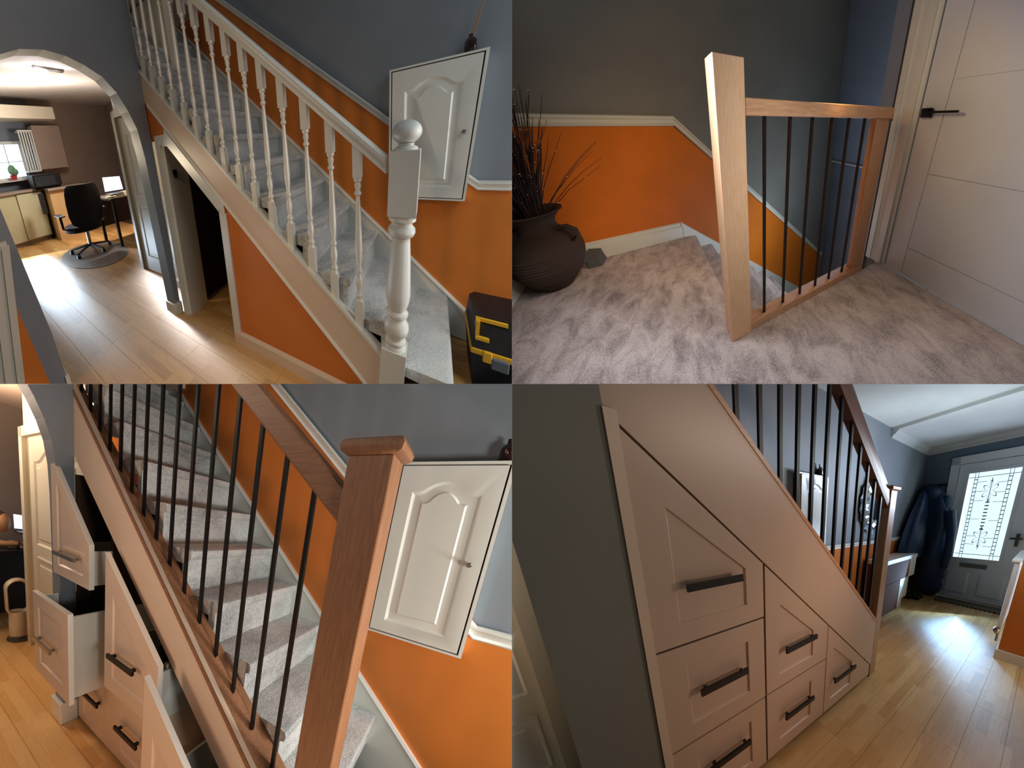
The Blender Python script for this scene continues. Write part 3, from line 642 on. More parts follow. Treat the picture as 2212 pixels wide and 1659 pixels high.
# ================================================================ ROOM 3: hall with the new oak banister and open drawers (lower left)
R = R3
m_orange3 = m_orange
fl = thing(R, 'floor', (-1.5, .3, -.02), 'warm oak laminate floor beside the open stair drawers', 'floor'); fl['kind'] = 'structure'; del fl['category']
build(R, 'subfloor', G().box(-6, .2, -.5, 2.0, -.1, -.0125), m_dark, fl)
m_lam3 = laminate('warm_oak_laminate', rgb(204, 146, 80), rgb(226, 172, 104), rgb(240, 198, 138))
floor_boards(R, fl, -6, .1, -.12, 1.9, m_lam3, vis=lambda x, y: y < .80 or x < -1.9)
wl = thing(R, 'wall_back', (-1, 1.65, 0), 'grey stairwell wall with sloping white rail above orange, beside the oak newel', 'wall'); wl['kind'] = 'structure'; del wl['category']
build(R, 'upper_wall', G().box(-3.4, 1.3, 1.6, 1.7, -.2, 4.6), m_grey, wl)
dz3 = lambda x: 1.262-.95*x
build(R, 'orange_lower_wall', G().prism('y', [(-3.3, -.2), (1.2, -.2), (1.2, 1.12), (.15, 1.12), (-3.3, dz3(-3.3)-.03)], 1.594, 1.6), m_orange3, wl, label='orange painted lower wall')
DP = [(1.594+a, b) for a, b in dado_prof(.068, 1)]
build(R, 'dado_rail', G().sweep([(y, z-.068) for y, z in DP], [(1.2, 1.144), (.124, 1.144), (-3.3, dz3(-3.3))]), m_white, wl, smooth=30)
st = thing(R, 'staircase', (-.3, 1.1, 0), 'staircase with grey carpet treads and warm white stringer above the pulled-out drawers', 'staircase')
s3o = lambda x: .150-1.007*x
s3b = lambda x: -.055-.925*x
build(R, 'stringer', G().prism('y', [(-2.7, s3o(-2.7)), (-.10, s3o(-.10)), (-.10, s3b(-.10)), (-2.7, s3b(-2.7)+.03)], .75, .785), m_pinkwhite, st)
m_oakd = wood('brown_oak', rgb(122, 78, 50), rgb(152, 102, 70), (16, 16, 1.1), .5)
m_oakdx = wood('brown_oak_rail', rgb(122, 78, 50), rgb(152, 102, 70), (1.2, 16, 16), .5)
# oak capping: outer edge follows the stringer, inner edge the spindle feet
ci = lambda x: .243-.925*x
build(R, 'oak_capping', G().hexa([(-.1, .745, s3o(-.1)-.02), (-.1, .87, ci(-.1)-.03), (-2.7, .87, ci(-2.7)-.03), (-2.7, .745, s3o(-2.7)-.02), (-.1, .745, s3o(-.1)+.006), (-.1, .87, ci(-.1)), (-2.7, .87, ci(-2.7)), (-2.7, .745, s3o(-2.7)+.006)]), m_oakdx, st, label='oak capping strip')
w3 = lambda x: .405-.968*x
build(R, 'wall_stringer', G().prism('y', [(-2.9, w3(-2.9)), (.40, w3(.40)), (.40, -.2), (-.2, -.2), (-2.9, w3(-2.9)-.75)], 1.575, 1.599), m_white, st)
build(R, 'wall_stringer_bead', G().sweep([(1.566, -.02), (1.594, -.02), (1.594, 0), (1.572, 0)], [(.40, w3(.40)+.002), (-2.9, w3(-2.9)+.002)]), m_white, st)
for k in range(-2, 12):
    xb, zb = -.605-.2*k, .718+.2*k          # foot of riser k
    carpet_step(R, st, xb+.02, zb+.2, .2, .2, .872, 1.574, m_carpet_g)
bn = thing(R, 'banister', (-.23, .8, 0), 'new oak banister with square capped newel and straight black metal spindles', 'banister')
lean = lambda z: (-.228, -.010*(z-1.2))
build(R, 'newel_post', G().box(-.286, -.174, .75, .862, -.1, 1.684).bevel(.003), m_oakd, bn)
g = G().box(-.30, -.158, .735, .877, 1.684, 1.70)
cap = G().loft([[(-.23+s*a, .806+t*b, z) for s, t in ((-1,-1),(1,-1),(1,1),(-1,1))] for a, b, z in ((.060,.060,1.684),(.072,.072,1.692),(.075,.075,1.706),(.070,.070,1.718),(.055,.055,1.724),(.02,.02,1.730))])
build(R, 'newel_cap', cap, m_oakd, bn, smooth=40)
r3t = lambda x: 1.352-.917*x
r3b = lambda x: 1.243-.925*x
g = G().hexa([(-.28, .765, r3b(-.28)), (-.28, .838, r3b(-.28)), (-2.6, .838, r3b(-2.6)), (-2.6, .765, r3b(-2.6)), (-.28, .765, r3t(-.28)-.01), (-.28, .838, r3t(-.28)-.01), (-2.6, .838, r3t(-2.6)-.01), (-2.6, .765, r3t(-2.6)-.01)])
g.bevel(.006)
build(R, 'handrail', g, m_oakdx, bn)
for k in range(16):
    x = -.398-.1127*k; z0 = ci(x)-.01 - (0); yy = .822
    build(R, 'spindle', G().box(x-.0068, x+.0068, yy-.0068, yy+.0068, z0-.015, r3b(x)+.03), m_black, bn)
# arch wall and passage
A = [(.30, 2.22), (.42, 2.16), (.505, 2.07), (.565, 1.97), (.606, 1.88), (.638, 1.78), (.655, 1.66), (.662, 1.5), (.665, 1.2), (.665, 0)]
g = G(); X0, X1 = -2.02, -1.90
for i in range(len(A)-1):
    (ya, za), (yb, zb) = A[i], A[i+1]
    o0, o1 = ((ya, 4.4), (yb, 4.4)) if i < 6 else ((.75, za), (.75, zb))
    g.hexa([(X0, ya, za), (X1, ya, za), (X1, yb, zb), (X0, yb, zb), (X0, o0[0], o0[1]), (X1, o0[0], o0[1]), (X1, o1[0], o1[1]), (X0, o1[0], o1[1])])
g.box(X0, X1, .655, .75, 1.66, 4.4)
struct(R, 'wall_arch', g, m_grey, 'blue grey pier and curve of the archway beside the drawers')
struct(R, 'baseboard_arch', G().box(-2.04, -1.885, .645, .752, 0, .15).bevel(.004), m_white, 'white skirting block at the foot of the arch pier')
struct(R, 'wall_far', G().box(-4.6, -4.5, -.5, 3.0, 0, 2.5), m_taupe, 'taupe wall beyond the archway')
struct(R, 'ceiling', G().box(-4.6, -2.02, -.5, 3.0, 2.42, 2.5), m_pinkwhite, 'ceiling beyond the archway')
dr = thing(R, 'door_1', (-3.0, .92, 0), 'cream panelled door just through the archway, beside the drawers', 'door'); dr['kind'] = 'structure'; del dr['category']
build(R, 'door_frame', G().box(-3.30, -3.22, .86, .95, 0, 2.02).box(-3.3, -2.0, .86, .95, 1.94, 2.02), m_cream, dr)
build(R, 'door_leaf', G().loft(panel_rings(-3.22, -2.10, .01, 1.94, .90, .04, .14, 1.02, .2, .1, .06, .014, 11)), m_cream, dr, smooth=25)
build(R, 'lower_panel', G().loft(panel_rings(-3.06, -2.25, .2, .92, .889, .012, .02, .02, .02, 0, .05, .008, 5)), m_cream, dr, smooth=25)
struct(R, 'wall_passage', G().box(-3.3, -2.0, .90, 1.0, 2.02, 2.5), m_cream, 'cream wall above the panelled door')
# desk corner, fan heater
dk = thing(R, 'desk', (-4.0, .95, 0), 'black desk edge crowded with clutter at the far left through the archway', 'desk')
build(R, 'desktop', G().box(-4.25, -3.75, .3, 1.7, .83, .86), m_darkplastic, dk)
build(R, 'desk_front', G().box(-4.2, -4.18, .3, 1.6, .05, .83), m_darkplastic, dk)
build(R, 'leg', G().box(-3.80, -3.76, 1.02, 1.06, 0, .83), m_black, dk)
lp = thing(R, 'laptop', (-4, 1.05, .86), 'laptop with a bright pale screen on the black desk at the far left', 'laptop')
build(R, 'screen', G().hexa([(-3.98, .97, 1.07), (-4.0, .97, 1.07), (-4.0, 1.25, 1.05), (-3.98, 1.25, 1.05), (-4.03, .98, 1.22), (-4.05, .98, 1.22), (-4.05, 1.26, 1.19), (-4.03, 1.26, 1.19)]), m_screen, lp)
build(R, 'laptop_base', G().box(-4.0, -3.8, .97, 1.25, 1.03, 1.045), m_darkplastic, lp)
# person at the desk: arm and the side of a head at the very edge of the frame
m_skin = paint('skin', rgb(206, 158, 116), .55)
m_hair = paint('brown_hair', rgb(96, 66, 40), .8)
ps = thing(R, 'person', (-4.05, .80, .86), 'person with brown hair at the far left edge, bare arm reaching over the desk', 'person')
hd = G().ell((-3.98, .865, 1.13), (.075, .07, .105), 16, 12)
build(R, 'body', hd.tube([(-3.98, .80, 1.0), (-3.98, .78, .96), (-3.95, .74, .93)], .05, 10, .07).tube([(-3.95, .70, .95), (-3.90, .84, .915), (-3.88, .97, .915), (-3.88, 1.04, .92)], .038, 10, .02)
      .tube([(-3.88, 1.03, .92), (-3.87, 1.06, .922), (-3.87, 1.085, .915)], .011, 6, .007).tube([(-3.89, 1.03, .925), (-3.89, 1.07, .925), (-3.88, 1.095, .915)], .011, 6, .007).tube([(-3.90, 1.025, .92), (-3.905, 1.06, .92), (-3.90, 1.085, .912)], .010, 6, .007).tube([(-3.87, 1.02, .925), (-3.855, 1.045, .925), (-3.85, 1.07, .915)], .010, 6, .007).tube([(-3.87, .995, .925), (-3.84, 1.01, .925), (-3.825, 1.03, .918)], .011, 6, .008), m_skin, ps, smooth=60)
build(R, 'hair', G().ell((-4.0, .85, 1.15), (.08, .072, .105), 16, 12), m_hair, ps, smooth=60)
for k, (x_, y_, s_) in enumerate(((-3.95, .93, .035), (-3.86, .98, .03), (-3.84, 1.06, .04), (-3.9, 1.12, .03), (-3.82, 1.14, .035))):
    build(R, 'desk_item', G().lathe(x_, y_, [(s_, .862), (s_*1.1, .88), (s_*.6, .92), (s_*.7, .94)], 10), [m_paper, m_chrome, m_white, m_paper, m_chrome][k], label=['folded cream paper lump in the clutter on the black desk, nearest the arm', 'shiny steel cup by the hand on the black desk', 'white pot on the black desk edge, nearest the cream door', 'cream paper cup behind the hand on the black desk', 'shiny steel item at the right end of the black desk'][k], cat='desk item', group='clutter on the black desk', smooth=50)
fh = thing(R, 'fan_heater', (-3.35, .87, 0), 'white bladeless fan heater with tall oval loop standing on the floor by the open drawer', 'heater')
m_heat = paint('heater_white', rgb(206, 196, 172), .35)
fx, fy = -3.45, .835
loop = []
for i in range(28):
    a = 2*math.pi*i/28
    loop.append((.09*math.cos(a), .44+(.10 if math.sin(a) > 0 else -.085)+.085*math.sin(a)))
g = G(); rr = []
for i in range(28):
    u, v = loop[i]; q = []
    for k in range(8):
        b = 2*math.pi*k/8; d = math.hypot(u, v-.44)
        nu, nv = u/d, (v-.44)/d
        q.append((fx+.045*math.sin(b), fy+u+nu*.018*math.cos(b), v+nv*.018*math.cos(b)))
    rr.append(q)
rr.append(rr[0])
g.loft(rr, cap=False)
build(R, 'loop', g, m_heat, fh, smooth=60)
build(R, 'stem', G().lathe(fx, fy, [(.082, .05), (.082, .19), (.08, .2), (.08, .27), (.075, .30)], 18), m_heat, fh, smooth=50)
build(R, 'base', G().lathe(fx, fy, [(.105, 0), (.105, .014), (.09, .024), (.083, .05)], 20), paint('heater_base', rgb(70, 66, 60), .4), fh, smooth=50)
# under-stair drawer unit
du = thing(R, 'drawer_unit', (-1.3, .75, 0), 'warm white under-stair drawer unit with several drawers pulled out', 'drawer unit')
build(R, 'carcass', G().prism('y', [(-1.88, 0), (-.1, 0), (-.1, .05), (-1.88, s3b(-1.88)-.02)], 1.48, 1.5), m_darkplastic, du, label='dark inside of the unit')
build(R, 'carcass_side', G().box(-1.53, -1.505, .78, 1.48, .05, 1.3).box(-1.06, -1.04, .78, 1.48, .05, .85).box(-1.898, -1.885, .752, 1.48, 0, 1.62), m_dark, du)
build(R, 'plinth', G().box(-1.88, -.1, .80, .82, -.002, .02), m_dark, du)
m_edge = paint('lit_white_edging', rgb(246, 244, 238), .4, .02)  # edging made near white: the light on these edges is in the colour
def drawer(name, outer, inner, yf, hx0, hx1, hz, boxx=None, boxz=None, hmat=None, hlab=None, th=.022):
    d = build(R, name, G().loft([[(u, yf+th, v) for u, v in outer], [(u, yf, v) for u, v in outer], [(u, yf, v) for u, v in inner],
              [((sum(p[0] for p in inner)/len(inner))+(u-(sum(p[0] for p in inner)/len(inner)))*.96, yf+.008, (sum(p[1] for p in inner)/len(inner))+(v-(sum(p[1] for p in inner)/len(inner)))*.96) for u, v in inner]]), m_pinkwhite, du)
    if d is None: return
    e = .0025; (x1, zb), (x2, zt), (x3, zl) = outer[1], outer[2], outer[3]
    build(R, 'lit_edge_band', G().box(x1, x1+e, yf-.0008, yf+th+.002, zb, zt), m_edge, d, label='white edging brightened for the light on it')
    build(R, 'lit_edge_band', G().hexa([(x3, yf-.0008, zl), (x2, yf-.0008, zt), (x2, yf+th+.002, zt), (x3, yf+th+.002, zl), (x3, yf-.0008, zl+e*1.4), (x2+e, yf-.0008, zt+e*1.4), (x2+e, yf+th+.002, zt+e*1.4), (x3, yf+th+.002, zl+e*1.4)]), m_edge, d, label='white edging brightened for the light on it')
    bar_handle(R, d, hx0, hx1, hz, yf, mat=hmat, label=hlab)
    if boxx:
        x0, x1 = boxx; z0, z1 = boxz
        build(R, 'drawer_box', G().box(x0, x0+.014, yf+th, 1.25, z0, z1).box(x1-.014, x1, yf+th, 1.25, z0, z1).box(x0, x1, yf+th, 1.25, z0-.014, z0).box(x0, x1, 1.236, 1.25, z0, z1), m_white, d, label='white drawer box')
        build(R, 'drawer_lining', G().box(x0+.014, x1-.014, yf+th, 1.236, z0, z0+.006), m_dark, d)
    return d
# triangular top drawer of the tall column, pulled out a little
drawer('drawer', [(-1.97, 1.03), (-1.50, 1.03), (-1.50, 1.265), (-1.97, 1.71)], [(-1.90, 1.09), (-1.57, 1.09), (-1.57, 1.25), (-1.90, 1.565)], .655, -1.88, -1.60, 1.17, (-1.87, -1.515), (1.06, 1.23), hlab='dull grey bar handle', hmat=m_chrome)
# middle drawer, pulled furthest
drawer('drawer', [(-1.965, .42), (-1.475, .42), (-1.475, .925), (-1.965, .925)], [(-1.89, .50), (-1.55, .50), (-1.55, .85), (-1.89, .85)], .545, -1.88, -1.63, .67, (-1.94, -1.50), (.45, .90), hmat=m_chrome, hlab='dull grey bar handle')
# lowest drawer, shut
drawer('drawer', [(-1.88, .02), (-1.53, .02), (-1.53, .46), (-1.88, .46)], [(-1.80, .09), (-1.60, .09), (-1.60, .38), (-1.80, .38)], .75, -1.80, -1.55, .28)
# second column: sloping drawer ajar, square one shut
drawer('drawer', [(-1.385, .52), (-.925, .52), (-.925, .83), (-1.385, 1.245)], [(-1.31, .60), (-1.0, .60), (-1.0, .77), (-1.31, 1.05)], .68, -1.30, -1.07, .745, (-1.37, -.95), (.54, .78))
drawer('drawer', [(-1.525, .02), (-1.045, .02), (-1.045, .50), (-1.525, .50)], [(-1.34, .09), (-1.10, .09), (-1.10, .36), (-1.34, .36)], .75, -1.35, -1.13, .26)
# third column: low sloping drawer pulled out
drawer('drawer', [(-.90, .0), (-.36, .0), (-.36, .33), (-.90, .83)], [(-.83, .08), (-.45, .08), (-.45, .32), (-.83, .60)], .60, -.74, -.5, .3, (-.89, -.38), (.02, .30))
build(R, 'drawer_divider', G().box(-.985, -.965, .755, 1.4, .05, .80), m_pinkwhite, du)
# meter cabinet
cb = thing(R, 'wall_cabinet', (-.1, 1.55, 1.0), 'white wall cupboard with arched raised door to the right of the square oak newel', 'cabinet')
build(R, 'cabinet_body', G().box(-.318, .098, 1.535, 1.594, .995, 1.833).bevel(.002), m_white, cb)
build(R, 'cabinet_frame', G().loft([FR(-.318, .098, .995, 1.833, 1.536), FR(-.318, .098, .995, 1.833, 1.512), FR(-.308, .085, 1.005, 1.822, 1.512), FR(-.308, .085, 1.005, 1.822, 1.532)], cap=False), m_white, cb)
build(R, 'door_gap', G().box(-.308, .085, 1.5315, 1.5355, 1.005, 1.822), m_black, cb)
build(R, 'cabinet_door', G().loft(panel_rings(-.302, .079, 1.011, 1.816, 1.513, .018, .06, .06, .115, .05, .05, .012, 11)), m_white, cb, smooth=25)
build(R, 'knob', G().ell((.035, 1.495, 1.41), (.012, .013, .012)).tube([(.035, 1.5, 1.41), (.035, 1.517, 1.41)], .006), m_chrome, cb, smooth=60, label='small round steel knob')
df = thing(R, 'reed_diffuser', (.05, 1.56, 1.84), 'dark diffuser bottle with one thin reed, right of the square oak newel cap', 'diffuser')
build(R, 'bottle', G().lathe(.062, 1.56, [(.024,1.834),(.026,1.84),(.026,1.885),(.018,1.90),(.009,1.908),(.009,1.925)], 14), m_bottle, df, smooth=50)
build(R, 'reed', G().tube([(.062, 1.56, 1.88), (.10, 1.55, 2.04)], .002, 5), m_reed, df)
# ================================================================ ROOM 4: drawers shut, looking along the hall to the front door (lower right)
R = R4
YP = .822
m_face = paint('drawer_front_paint', rgb(200, 172, 150), .45, .03)
m_teal = paint('blue_grey_paint', rgb(104, 124, 140), .6)
m_navy = paint('navy_quilted_fabric', rgb(34, 50, 76), .42)
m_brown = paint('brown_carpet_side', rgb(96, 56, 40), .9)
m_doorw = paint('front_door_paint', rgb(214, 222, 228), .4, .03)
m_ceil4 = paint('hall_ceiling_paint', rgb(196, 200, 198), .7)
fl = thing(R, 'floor', (2, .4, -.02), 'pale oak laminate hall floor running to the front door', 'floor'); fl['kind'] = 'structure'; del fl['category']
build(R, 'subfloor', G().box(-.4, 5.4, -.7, 2.0, -.1, -.0125), m_dark, fl)
m_lam4 = laminate('hall_oak_laminate', rgb(176, 132, 78), rgb(206, 164, 106), rgb(226, 190, 136), .3)
floor_boards(R, fl, .2, 5.25, -.66, 1.8, m_lam4, vis=lambda x, y: (y < .85 or x > 2) and y > -.5 and x > .3)
# walls
struct(R, 'wall_arch', G().box(-.165, .068, YP-.02, YP+.1, -.2, 3.6), paint('warm_lit_grey_paint', rgb(122, 121, 110), .6), 'grey arch jamb left of the drawers')  # same grey wall paint, with the warm light put into its colour
struct(R, 'trim_1', G().box(.066, .098, YP-.03, YP+.02, -.1, 1.80), m_pinkwhite, 'upright strip beside the drawers')
struct(R, 'trim_2', G().box(-.345, -.20, 1.40, 1.43, 0, 2.4), m_cream, 'cream door casing at the far left')
dr = thing(R, 'door_1', (-.8, 1.46, 0), 'cream panelled door at the far left', 'door'); dr['kind'] = 'structure'; del dr['category']
build(R, 'door_leaf', G().loft(panel_rings(-1.25, -.352, .01, 2.0, 1.45, .04, .05, .665, .2, .08, .05, .012, 11)), m_cream, dr, smooth=25)
build(R, 'lower_panel', G().loft(panel_rings(-1.2, -.395, .2, .545, 1.44, .012, .005, .01, .01, 0, .05, .008, 5)), m_cream, dr, smooth=25)
struct(R, 'wall_stair', G().box(-.2, 5.3, 1.70, 1.8, -.2, 4.4), m_grey, 'grey stair wall behind the spindles')
struct(R, 'wall_stair_lower', G().box(1.6, 5.25, 1.694, 1.70, 0, 1.12), m_orange, 'orange lower stair wall behind the spindles')
DP = [(1.694+a, b+1.12) for a, b in dado_prof(.06, 1)]
struct(R, 'trim_3', G().sweep(DP, [(1.6, 0), (5.2, 0)]), m_white, 'white dado rail behind the spindles')
struct(R, 'wall_end', G().box(5.25, 5.35, 1.29, 1.9, 0, 3.2).box(5.25, 5.35, -.6, 1.29, 2.45, 3.2), m_teal, 'blue grey wall round the front door')
# ceilings
struct(R, 'ceiling', G().box(3.66, 5.35, -.6, 1.75, 2.75, 2.85), m_ceil4, 'hall ceiling by the front door')
struct(R, 'ceiling_stairwell', G().box(-.3, 3.66, -.6, 1.75, 2.79, 2.9), m_ceil4, 'higher ceiling over the stairs')
cv = [(0, 0), (-.10, 0), (-.10, -.012), (-.085, -.02), (-.06, -.045), (-.03, -.06), (-.018, -.085), (0, -.085)]
struct(R, 'trim_5', G().prism('y', [(5.25+a, 2.75+b) for a, b in cv], -.6, 1.70).prism('x', [(1.70+a, 2.75+b) for a, b in cv], 3.66, 5.2), m_ceil4, 'white coving')
# stairs
st = thing(R, 'staircase', (2.0, 1.2, 0), 'stair flight with broad warm white stringer and oak edging over the closed drawers', 'staircase')
to = lambda x: 2.312-.912*x
dg = lambda x: 1.871-.922*x
build(R, 'stringer', G().prism('y', [(-.1, to(-.1)), (1.885, to(1.885)), (1.885, dg(1.885)), (-.1, dg(-.1))], YP, YP+.03), m_face, st)
build(R, 'oak_capping', G().sweep([(YP-.004, -.004), (YP+.05, -.004), (YP+.05, .022), (YP-.004, .022)], [(1.885, to(1.885)), (-.1, to(-.1))]), m_oakx, st, label='oak capping strip')
for k in range(7):
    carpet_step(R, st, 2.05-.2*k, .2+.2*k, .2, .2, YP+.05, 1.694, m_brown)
# brown and white stepped cabinet standing beyond the newel
sc = thing(R, 'shoe_cabinet', (3.9, 1.5, 0), 'brown cabinet with white top and white stepped edge between the newel and the coats', 'cabinet')
build(R, 'upper_tier', G().box(3.2, 4.16, 1.37, 1.66, .52, .84), m_brown, sc)
build(R, 'lower_tier', G().box(3.2, 3.86, 1.375, 1.66, 0, .51), m_brown, sc)
build(R, 'white_top', G().box(3.2, 4.44, 1.36, 1.66, .84, .90), m_white, sc)
build(R, 'white_end', G().box(4.16, 4.42, 1.365, 1.66, .52, .84), m_white, sc)
build(R, 'white_end', G().box(3.86, 4.20, 1.37, 1.66, .16, .52).box(3.86, 4.02, 1.37, 1.66, 0, .16), m_white, sc)
# banister
bn = thing(R, 'banister', (1.93, .85, 0), 'oak banister with black metal spindles rising above the closed drawers', 'banister')
m_oakl = wood('pale_oak', rgb(150, 116, 76), rgb(186, 146, 100), (14, 14, 1.2))
m_oakr = wood('dark_oak_rail', rgb(84, 54, 42), rgb(110, 72, 56), (1.2, 14, 14))
build(R, 'newel_post', G().box(1.885, 1.99, YP+.0, YP+.09, 0, 1.72).bevel(.003), m_oakl, bn)
build(R, 'newel_cap', G().loft([[(1.9375+s*a, YP+.045+t*b, z) for s, t in ((-1,-1),(1,-1),(1,1),(-1,1))] for a, b, z in ((.055,.05,1.72),(.07,.062,1.728),(.072,.064,1.745),(.06,.055,1.755),(.03,.03,1.76))]), m_oakl, bn)
hb = lambda x: 3.245-.885*x
ht = lambda x: hb(x)+.16
build(R, 'handrail', G().sweep([(YP+.01, 0), (YP+.075, 0), (YP+.08, .04), (YP+.075, .13), (YP+.065, .15), (YP+.02, .15), (YP+.01, .13), (YP+.005, .04)], [(1.885, 1.585), (1.16, 2.19), (.6, 2.72), (-.1, 3.4)]), m_oakr, bn, smooth=40)
for k in range(13):
    x = .512+.1148*k; y_ = YP+.028
    if x > 1.87: break
    top = (1.585+(1.885-x)*.835 if x > 1.16 else 2.19+(1.16-x)*.946)
    build(R, 'spindle', G().box(x-.0095, x+.0095, y_-.0095, y_+.0095, to(x)+.01, top+.03), m_black, bn)
# drawers
du = thing(R, 'drawer_unit', (1, YP, 0), 'warm white under-stair drawer unit with six closed fronts and black bar handles', 'drawer unit')
build(R, 'carcass', G().prism('y', [(.09, .0), (1.88, .0), (1.88, dg(1.88)-.003), (.09, dg(.09)-.003)], YP+.021, YP+.30), paint('carcass_black', rgb(20, 13, 9), .9), du, label='dark carcass behind the fronts')
gp = .0035
m_gap = paint('shadow_gap_lining', rgb(18, 12, 8), .9)
def front(outer, inner, hx0, hx1, hz):
    d = build(R, 'drawer', G().loft([[(u, YP+.02, v) for u, v in outer], [(u, YP, v) for u, v in outer], [(u, YP, v) for u, v in inner],
        [((sum(p[0] for p in inner)/len(inner))+(u-(sum(p[0] for p in inner)/len(inner)))*.965, YP+.010, (sum(p[1] for p in inner)/len(inner))+(v-(sum(p[1] for p in inner)/len(inner)))*.965) for u, v in inner]]), m_face, du)
    if d: bar_handle(R, d, hx0, hx1, hz, YP, h=.03)
dd = lambda x: dg(x)-.012
front([(.102, 1.022), (.608, 1.022), (.608, dd(.608)), (.102, dd(.102))], [(.198, 1.11), (.510, 1.11), (.510, dd(.51)-.10), (.198, dd(.198)-.125)], .232, .475, 1.258)
front([(.102, .526), (.608, .526), (.606, 1.013), (.102, 1.013)], [(.203, .617), (.508, .617), (.508, .917), (.203, .917)], .243, .482, .78)
front([(.102, .03), (.608, .03), (.606, .517), (.102, .517)], [(.203, .12), (.508, .12), (.508, .42), (.203, .42)], .250, .482, .325)
front([(.620, .53), (1.163, .53), (1.163, dd(1.163)), (.620, dd(.62))], [(.72, .615), (1.01, .615), (1.01, .80), (.72, 1.06)], .743, 1.01, .775)
front([(.620, .03), (1.163, .03), (1.161, .521), (.620, .521)], [(.72, .12), (1.01, .12), (1.01, .42), (.72, .42)], .745, 1.01, .298)
front([(1.17, .03), (1.86, .03), (1.86, dd(1.86)), (1.17, dd(1.17))], [(1.25, .115), (1.53, .115), (1.53, .33), (1.25, .58)], 1.252, 1.545, .295)
build(R, 'plinth', G().box(.1, 1.885, YP+.03, YP+.05, 0, .03), m_dark, du)
# cabinet on the stair wall and its bottle
cb = thing(R, 'wall_cabinet', (1.9, 1.65, 1.2), 'white wall cupboard seen behind the black spindles', 'cabinet')
build(R, 'cabinet_body', G().box(1.67, 2.13, 1.62, 1.694, 1.08, 1.96), m_white, cb)
build(R, 'cabinet_door', G().loft(panel_rings(1.685, 2.11, 1.10, 1.94, 1.60, .02, .07, .07, .12, .05, .05, .012, 11)), m_white, cb, smooth=25)
df = build(R, 'diffuser_bottle', G().lathe(2.03, 1.66, [(.035,1.961),(.038,1.97),(.036,2.03),(.015,2.05),(.012,2.08)], 12), m_bottle, label='small dark bottle on top of the cupboard behind the spindles', cat='diffuser', smooth=50)
# round mirror
mr = thing(R, 'round_mirror', (3.3, 1.69, 1.7), 'round mirror with dark scalloped and sparkling frame on the grey stair wall', 'mirror')
g = G(); n = 36
def ringp(r, y, k=0): return [(3.33+(r*(1+k*(1 if i % 2 else -1)))*math.cos(2*math.pi*i/n), y, 1.70+(r*(1+k*(1 if i % 2 else -1)))*math.sin(2*math.pi*i/n)) for i in range(n)]
build(R, 'frame', G().loft([ringp(.40, 1.69), ringp(.42, 1.66, .04), ringp(.36, 1.64, .03), ringp(.31, 1.655)], cap=False), m_darkplastic, mr)
build(R, 'sparkle_ring', G().loft([ringp(.315, 1.655, .05), ringp(.27, 1.63, .08), ringp(.22, 1.65, .05)], cap=False), paint('mirrored_chips', rgb(220, 226, 230), .15, .3, .5, 1), mr)
build(R, 'glass', G().loft([ringp(.23, 1.66), ringp(.23, 1.652)]), paint('mirror_glass', rgb(120, 160, 190), .06, .02, .5, 1), mr)
# front door
fd = thing(R, 'door_2', (5.23, .7, 0), 'white front door with leaded glass panel and letterbox', 'door'); fd['kind'] = 'structure'; del fd['category']
XD = 5.20
build(R, 'door_frame', G().box(XD-.03, 5.26, 1.17, 1.29, 0, 2.52).box(XD-.03, 5.26, -.2, 1.29, 2.40, 2.52), m_doorw, fd)
build(R, 'door_leaf', G().box(XD, 5.24, 1.04, 1.16, .03, 2.39).box(XD, 5.24, .18, .40, .03, 2.39).box(XD, 5.24, .40, 1.04, 2.24, 2.39).box(XD, 5.24, .40, 1.04, .03, .78), m_doorw, fd)
build(R, 'glazing_bead', G().box(XD-.015, XD, 1.02, 1.06, .76, 2.27).box(XD-.015, XD, .38, .42, .76, 2.27).box(XD-.015, XD, .42, 1.02, 2.23, 2.27).box(XD-.015, XD, .42, 1.02, .76, .80), m_doorw, fd)
build(R, 'glass_pane', G().box(XD+.01, XD+.02, .40, 1.04, .78, 2.24), glow('front_door_glass', rgb(214, 236, 246), 1.08), fd, label='bright leaded glass')
m_lead = paint('lead_came', rgb(104, 128, 140), .5)
g = G()
for yy in (.50, .54, .90, .94): g.box(XD+.004, XD+.01, yy-.003, yy+.003, .80, 2.23)
for zz in (.87, 2.16): g.box(XD+.004, XD+.01, .42, 1.02, zz-.004, zz+.004)
for zz in (1.02, 1.16, 1.45, 1.75, 1.9, 2.05): g.box(XD+.004, XD+.01, .54, .66, zz-.003, zz+.003).box(XD+.004, XD+.01, .78, .90, zz-.003+.03, zz+.003+.03)
for k in range(20): 
    z_ = .90+.064*k; g.box(XD+.004, XD+.01, .50, .54, z_, z_+.012).box(XD+.004, XD+.01, .90, .94, z_, z_+.012)
for k in range(9): g.box(XD+.003, XD+.009, .695, .745, 1.3+.055*k, 1.318+.055*k)
for zc in (1.17, 1.93):
    for a in range(6):          # scroll of six loops round a stem
        ca, sa = math.cos(a*math.pi/3+.5), math.sin(a*math.pi/3+.5)
        loop = []
        for i in range(13):
            t = i*2*math.pi/12; u, v = .045-.045*math.cos(t), .018*math.sin(t)
            loop.append((u*ca-v*sa, (u*sa+v*ca)*1.7))
        g.loft([[(XD+.004, .72+p*q_, zc+r_*q_) for q_ in (1, 1.13)] for p, r_ in loop], cap=False, closed=False)
    g.box(XD+.004, XD+.009, .716, .724, zc-.2, zc+.2)
build(R, 'leading', g, m_lead, fd, kind='stuff', label='decorative lead lines with two scroll motifs')
build(R, 'letterbox', G().box(XD-.02, XD, .54, .90, .63, .705).bevel(.004), paint('letterbox_metal', rgb(110, 108, 112), .35), fd)
